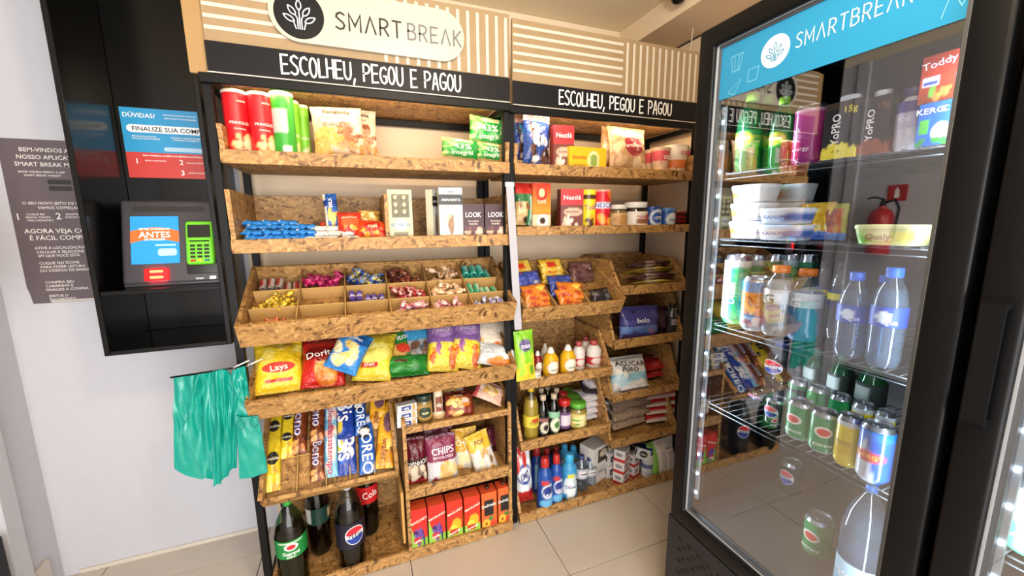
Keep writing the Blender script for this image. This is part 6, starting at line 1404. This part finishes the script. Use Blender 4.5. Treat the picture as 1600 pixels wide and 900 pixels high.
stack('red_bag', 'rice_bag', 'red bag, {} of the two lying beside the sugar', 'bag', 1012, 1072, 596, 1.69, zr7, 2, .045, 'red bags by the sugar', .16, tiltd=80)
# beans and rice
zr8 = .297
BEAN = print_mat('bean_film', .3, .9, 140)
bag('beans', .19, .15, .055, [('base', '#a68e7a'), ('spots', 60, 4, (-.98, .98, .02, .98), .07, ['#bfa894', '#846c58', '#cdbba8', '#a88c72']), ('rect', -.9, -.2, .4, .55, '#4a4450')], seed=78, nx=26, nz=20, film=BEAN)
stack('beans', 'bean_bag', 'clear bag of brown beans, {} of the stack of three', 'bean bag', 958, 1022, 680, 1.67, zr8, 3, .05, 'bags of beans', .16, yaw=.05, tiltd=68)
bag('rice_red', .19, .14, .045, [('base', '#b4282a'), ('band', .0, .1, '#d4c8c2'), ('spots', 7, 4, (-.9, .9, .3, .9), .25, ['#c84a44', '#8a1a20', '#e0d0c8'])], seed=79, nx=18, nz=14)
stack('rice_red', 'rice_bag', 'red and white rice bag, {} of the tall stack by the fridge', 'rice bag', 1014, 1074, 664, 1.65, zr8, 4, .045, 'stacked red rice bags', .15, yaw=-.1, seed=3, tiltd=66)
# cleaning goods on the base
zr9 = .022
bag('omo', .15, .24, .09, [('base', '#dfe3ea'), ('band', 0, .28, '#b82a2a'), ('ell', 0, .56, .8, .16, '#2a4a9a'), ('ell', .0, .56, .66, .11, '#e8ecf2'), ('spots', 4, 3, (-.9, .2, .7, .95), .3, ['#c83a30', '#e8e8f0'])], [('OMO', 0, .55, .03, '#1f2f78', .15, .7)], seed=81)
lean('omo', 'detergent_bag', 'white, red and blue washing powder bag at the left of the base shelf', 'detergent bag', (818, 784, 1.66), (812, 696, 1.68), 30)
def spray(key, col, capc, lay, texts=()):
    prof = [(0, 0), (.028, 0), (.033, .004), (.033, .06), (.029, .1), (.032, .14), (.028, .17), (.016, .19), (.014, .196), (0, .196)]
    cap = lathe_mesh(key+'_cap', [(.017, .194), (.018, .2), (.018, .222), (.013, .235), (.0, .236)], mat('cap_'+capc.strip('#'), capc, .35), None, 20)
    tin(key, .033, .196, [('base', col)]+lay, texts, prof, P_PLAST, [('cap', cap, 0)]); KINDS[key] = (.066, .066, .236, KINDS[key][3])
spray('veja', '#1c4a9e', '#b02a28', [('ell', .1, .48, .6, .16, '#e0e8f4'), ('ell', .1, .48, .5, .12, '#2a3a8e'), ('ell', .1, .2, .8, .1, '#6ab0e0'), ('rect', -.6, .1, .62, .72, '#c83a3a')], [('VEJA', .1, .4, .016, '#f2f4fa', .1)])
spray('veja_dark', '#1a3a8a', '#b02a28', [('rect', -.4, -.1, .1, .8, '#8ab8e0')], [])
spray('downy', '#3f9ad0', '#3aa8dc', [('ell', 0, .45, .75, .22, '#d8e8f2'), ('spots', 6, 3, (-.6, .6, .1, .35), .3, ['#a0d0e8', '#c87aa0', '#e8f0f6']), ('rect', -.4, .2, .62, .74, '#d8d84a')], [('Downy', 0, .38, .015, '#2a5a9a')])
for i, (k, a, b, t, Y) in enumerate([('veja_dark', 829, 848, 699, 1.76), ('veja', 840, 863, 714, 1.62), ('veja', 860, 879, 709, 1.63), ('downy', 878, 901, 708, 1.65), ('veja_dark', 846, 862, 700, 1.80), ('veja_dark', 862, 876, 698, 1.84), ('downy', 874, 890, 694, 1.84), ('downy', 888, 904, 696, 1.82)]):
    up(k, 'cleaner_bottle', ['dark blue cleaner bottle with red cap behind the washing powder', 'blue cleaner bottle with red cap at the very front of the base shelf', 'blue cleaner bottle with red cap second in the front row', 'light blue softener bottle in the front row', 'dark blue cleaner bottle in the back row behind the front one', 'dark blue cleaner bottle farthest back in the base shelf', 'light blue softener bottle at the back left', 'light blue softener bottle at the back right'][i], 'bottle', a, b, t, Y, zr9, group='cleaner bottles')
bottle('alcohol', .033, .2, None, CLR, [('base', '#b8bcc8'), ('rect', -.5, .5, .2, .8, '#e0e0e4'), ('rect', -.4, .4, .4, .55, '#3a3a44')], '#3a4a7a', [], capr=.014, lab=(.4, .68))
for i, (a, b, t, Y) in enumerate([(899, 918, 711, 1.68), (913, 931, 714, 1.70), (903, 918, 694, 1.84)]):
    up('alcohol', 'clear_bottle', ['clear bottle with grey label beside the softener', 'clear bottle next to the white coffee filter carton', 'clear bottle at the back of the base shelf'][i], 'bottle', a, b, t, Y, zr9, group='clear bottles')
carton('filter_box', .1, .06, .26, [('base', '#d8d6d4'), ('rect', -.5, .7, .55, .9, '#3a3230'), ('ell', .1, .78, .4, .1, '#c8b8a8'), ('rect', -.6, .4, .2, .45, '#c8c6c6')], [('filtro', 0, .3, .016, '#5a5a60')], side=[('base', '#e2e0dd')])
up('filter_box', 'filter_box', 'tall white carton with a dark picture leaning on the base shelf', 'box', 912, 950, 690, 1.74, zr9, rz=.35)
carton('white_box', .09, .06, .075, [('base', '#d6d6d8'), ('rect', -.7, .5, .3, .7, '#2a2a30'), ('band', .0, .15, '#c0c0c6')], [('LED', -.1, .5, .016, '#f2f2f2')])
for k in range(2):
    p = at(953, 745, 1, 1.72)
    place('white_box', 'small_box', ['small white box with black mark, lower of two on the base shelf', 'small white box with black mark, upper of two on the base shelf'][k], 'box', (p.x, 1.72, zr9+k*.077), (0, 0, .1+k*.08), (.085, .06, .075), 'white boxes on the base shelf')
carton('red_box', .075, .05, .065, [('base', '#d8d4d4'), ('rect', -1, 1, 0, .25, '#b83038'), ('rect', -.5, .5, .45, .75, '#8a8a94')], [('gel', 0, .58, .012, '#b83038')])
for k in range(3):
    p = at(972, 745, 1, 1.64)
    place('red_box', 'small_box', ['white and red box, bottom of the stack of three', 'white and red box, middle of the stack of three', 'white and red box, top of the stack of three'][k], 'box', (p.x, 1.65, zr9+k*.067), (0, 0, .5+k*.05), (.075, .06, .065), 'white and red boxes')
p = at(990, 740, 1, 1.66)
for k in range(2):
    place('red_box', 'small_box', ['white and red box standing right of the stack', 'white and red box on top of the single one right of the stack'][k], 'box', (p.x, 1.67, zr9+k*.067), (0, 0, .3), (.05, .05, .065), 'white and red boxes')
carton('navy_box', .11, .03, .05, [('base', '#23242c'), ('rect', -.6, .6, .3, .7, '#8a8e9a')], [('pasta', 0, .5, .014, '#e8e8ee')])
p = at(985, 706, 1, 1.70)
place('navy_box', 'toothpaste_box', 'dark toothpaste box resting on the white and red boxes', 'box', None, None, (.13, .05, .04), None, Matrix.Translation((p.x, 1.68, zr9+.205)) @ Matrix.Rotation(-.5, 4, 'Z') @ Matrix.Rotation(.12, 4, 'Y'))
carton('soap_white', .07, .03, .05, [('base', '#d6d8de'), ('ell', 0, .5, .6, .3, '#23242c')], [('sabão', 0, .5, .01, '#f0f0f4')])
p = at(1003, 716, 1, 1.62)
place('soap_white', 'soap_box', 'small white and navy box tilted in front of the spray cans', 'box', None, None, (.08, .025, .055), None, Matrix.Translation((p.x, 1.625, zr9+.12)) @ Matrix.Rotation(-.3, 4, 'Z') @ Matrix.Rotation(.35, 4, 'Y') @ Matrix.Rotation(-.3, 4, 'X'))
def aerosol(key):
    prof = [(0, 0), (.022, 0), (.024, .003), (.024, .13), (.018, .14), (0, .14)]
    cap = cyl(key+'_cap', .021, .138, .17, mat('cap_navy', '#1f3a8a', .35), .018)
    tin(key, .024, .14, [('base', '#cfd2da'), ('band', .4, .62, '#5a6a98'), ('rect', -.5, .5, .1, .35, '#b8bcc8')], [], prof, P_CAN, [('cap', cap, 0)]); KINDS[key] = (.048, .048, .17, KINDS[key][3])
aerosol('deodorant')
for i, (a, b, t, Y) in enumerate([(1005, 1020, 700, 1.64), (997, 1011, 694, 1.72), (989, 1002, 689, 1.80), (980, 992, 692, 1.86)]):
    up('deodorant', 'spray_can', ['white spray can with navy cap at the front of the row', 'white spray can with navy cap second in the row', 'white spray can with navy cap third in the row', 'white spray can with navy cap at the back of the row'][i], 'spray can', a, b, t, Y, zr9, group='spray cans')
bag('tissue', .2, .22, .11, [('base', '#d9d6d4'), ('band', 0, .14, '#b8323a'), ('band', .1, .18, '#e6dede'), ('rect', -1, -.55, .1, 1, '#7ab050'), ('rect', -.3, .1, .25, .8, '#c2beba'), ('rect', .2, .7, .3, .75, '#a8a4a2')], [('papel', .3, .85, .016, '#4a5a48')], seed=84, square=8, wr=.6)
lean('tissue', 'paper_towel_pack', 'white, green and red pack of kitchen paper at the fridge end of the base shelf', 'paper pack', (1032, 752, 1.64), (1030, 686, 1.65), 40)
lean('tissue', 'paper_towel_pack', 'pack of kitchen paper behind the other one by the fridge', 'paper pack', (1056, 742, 1.68), (1052, 684, 1.69), 36)
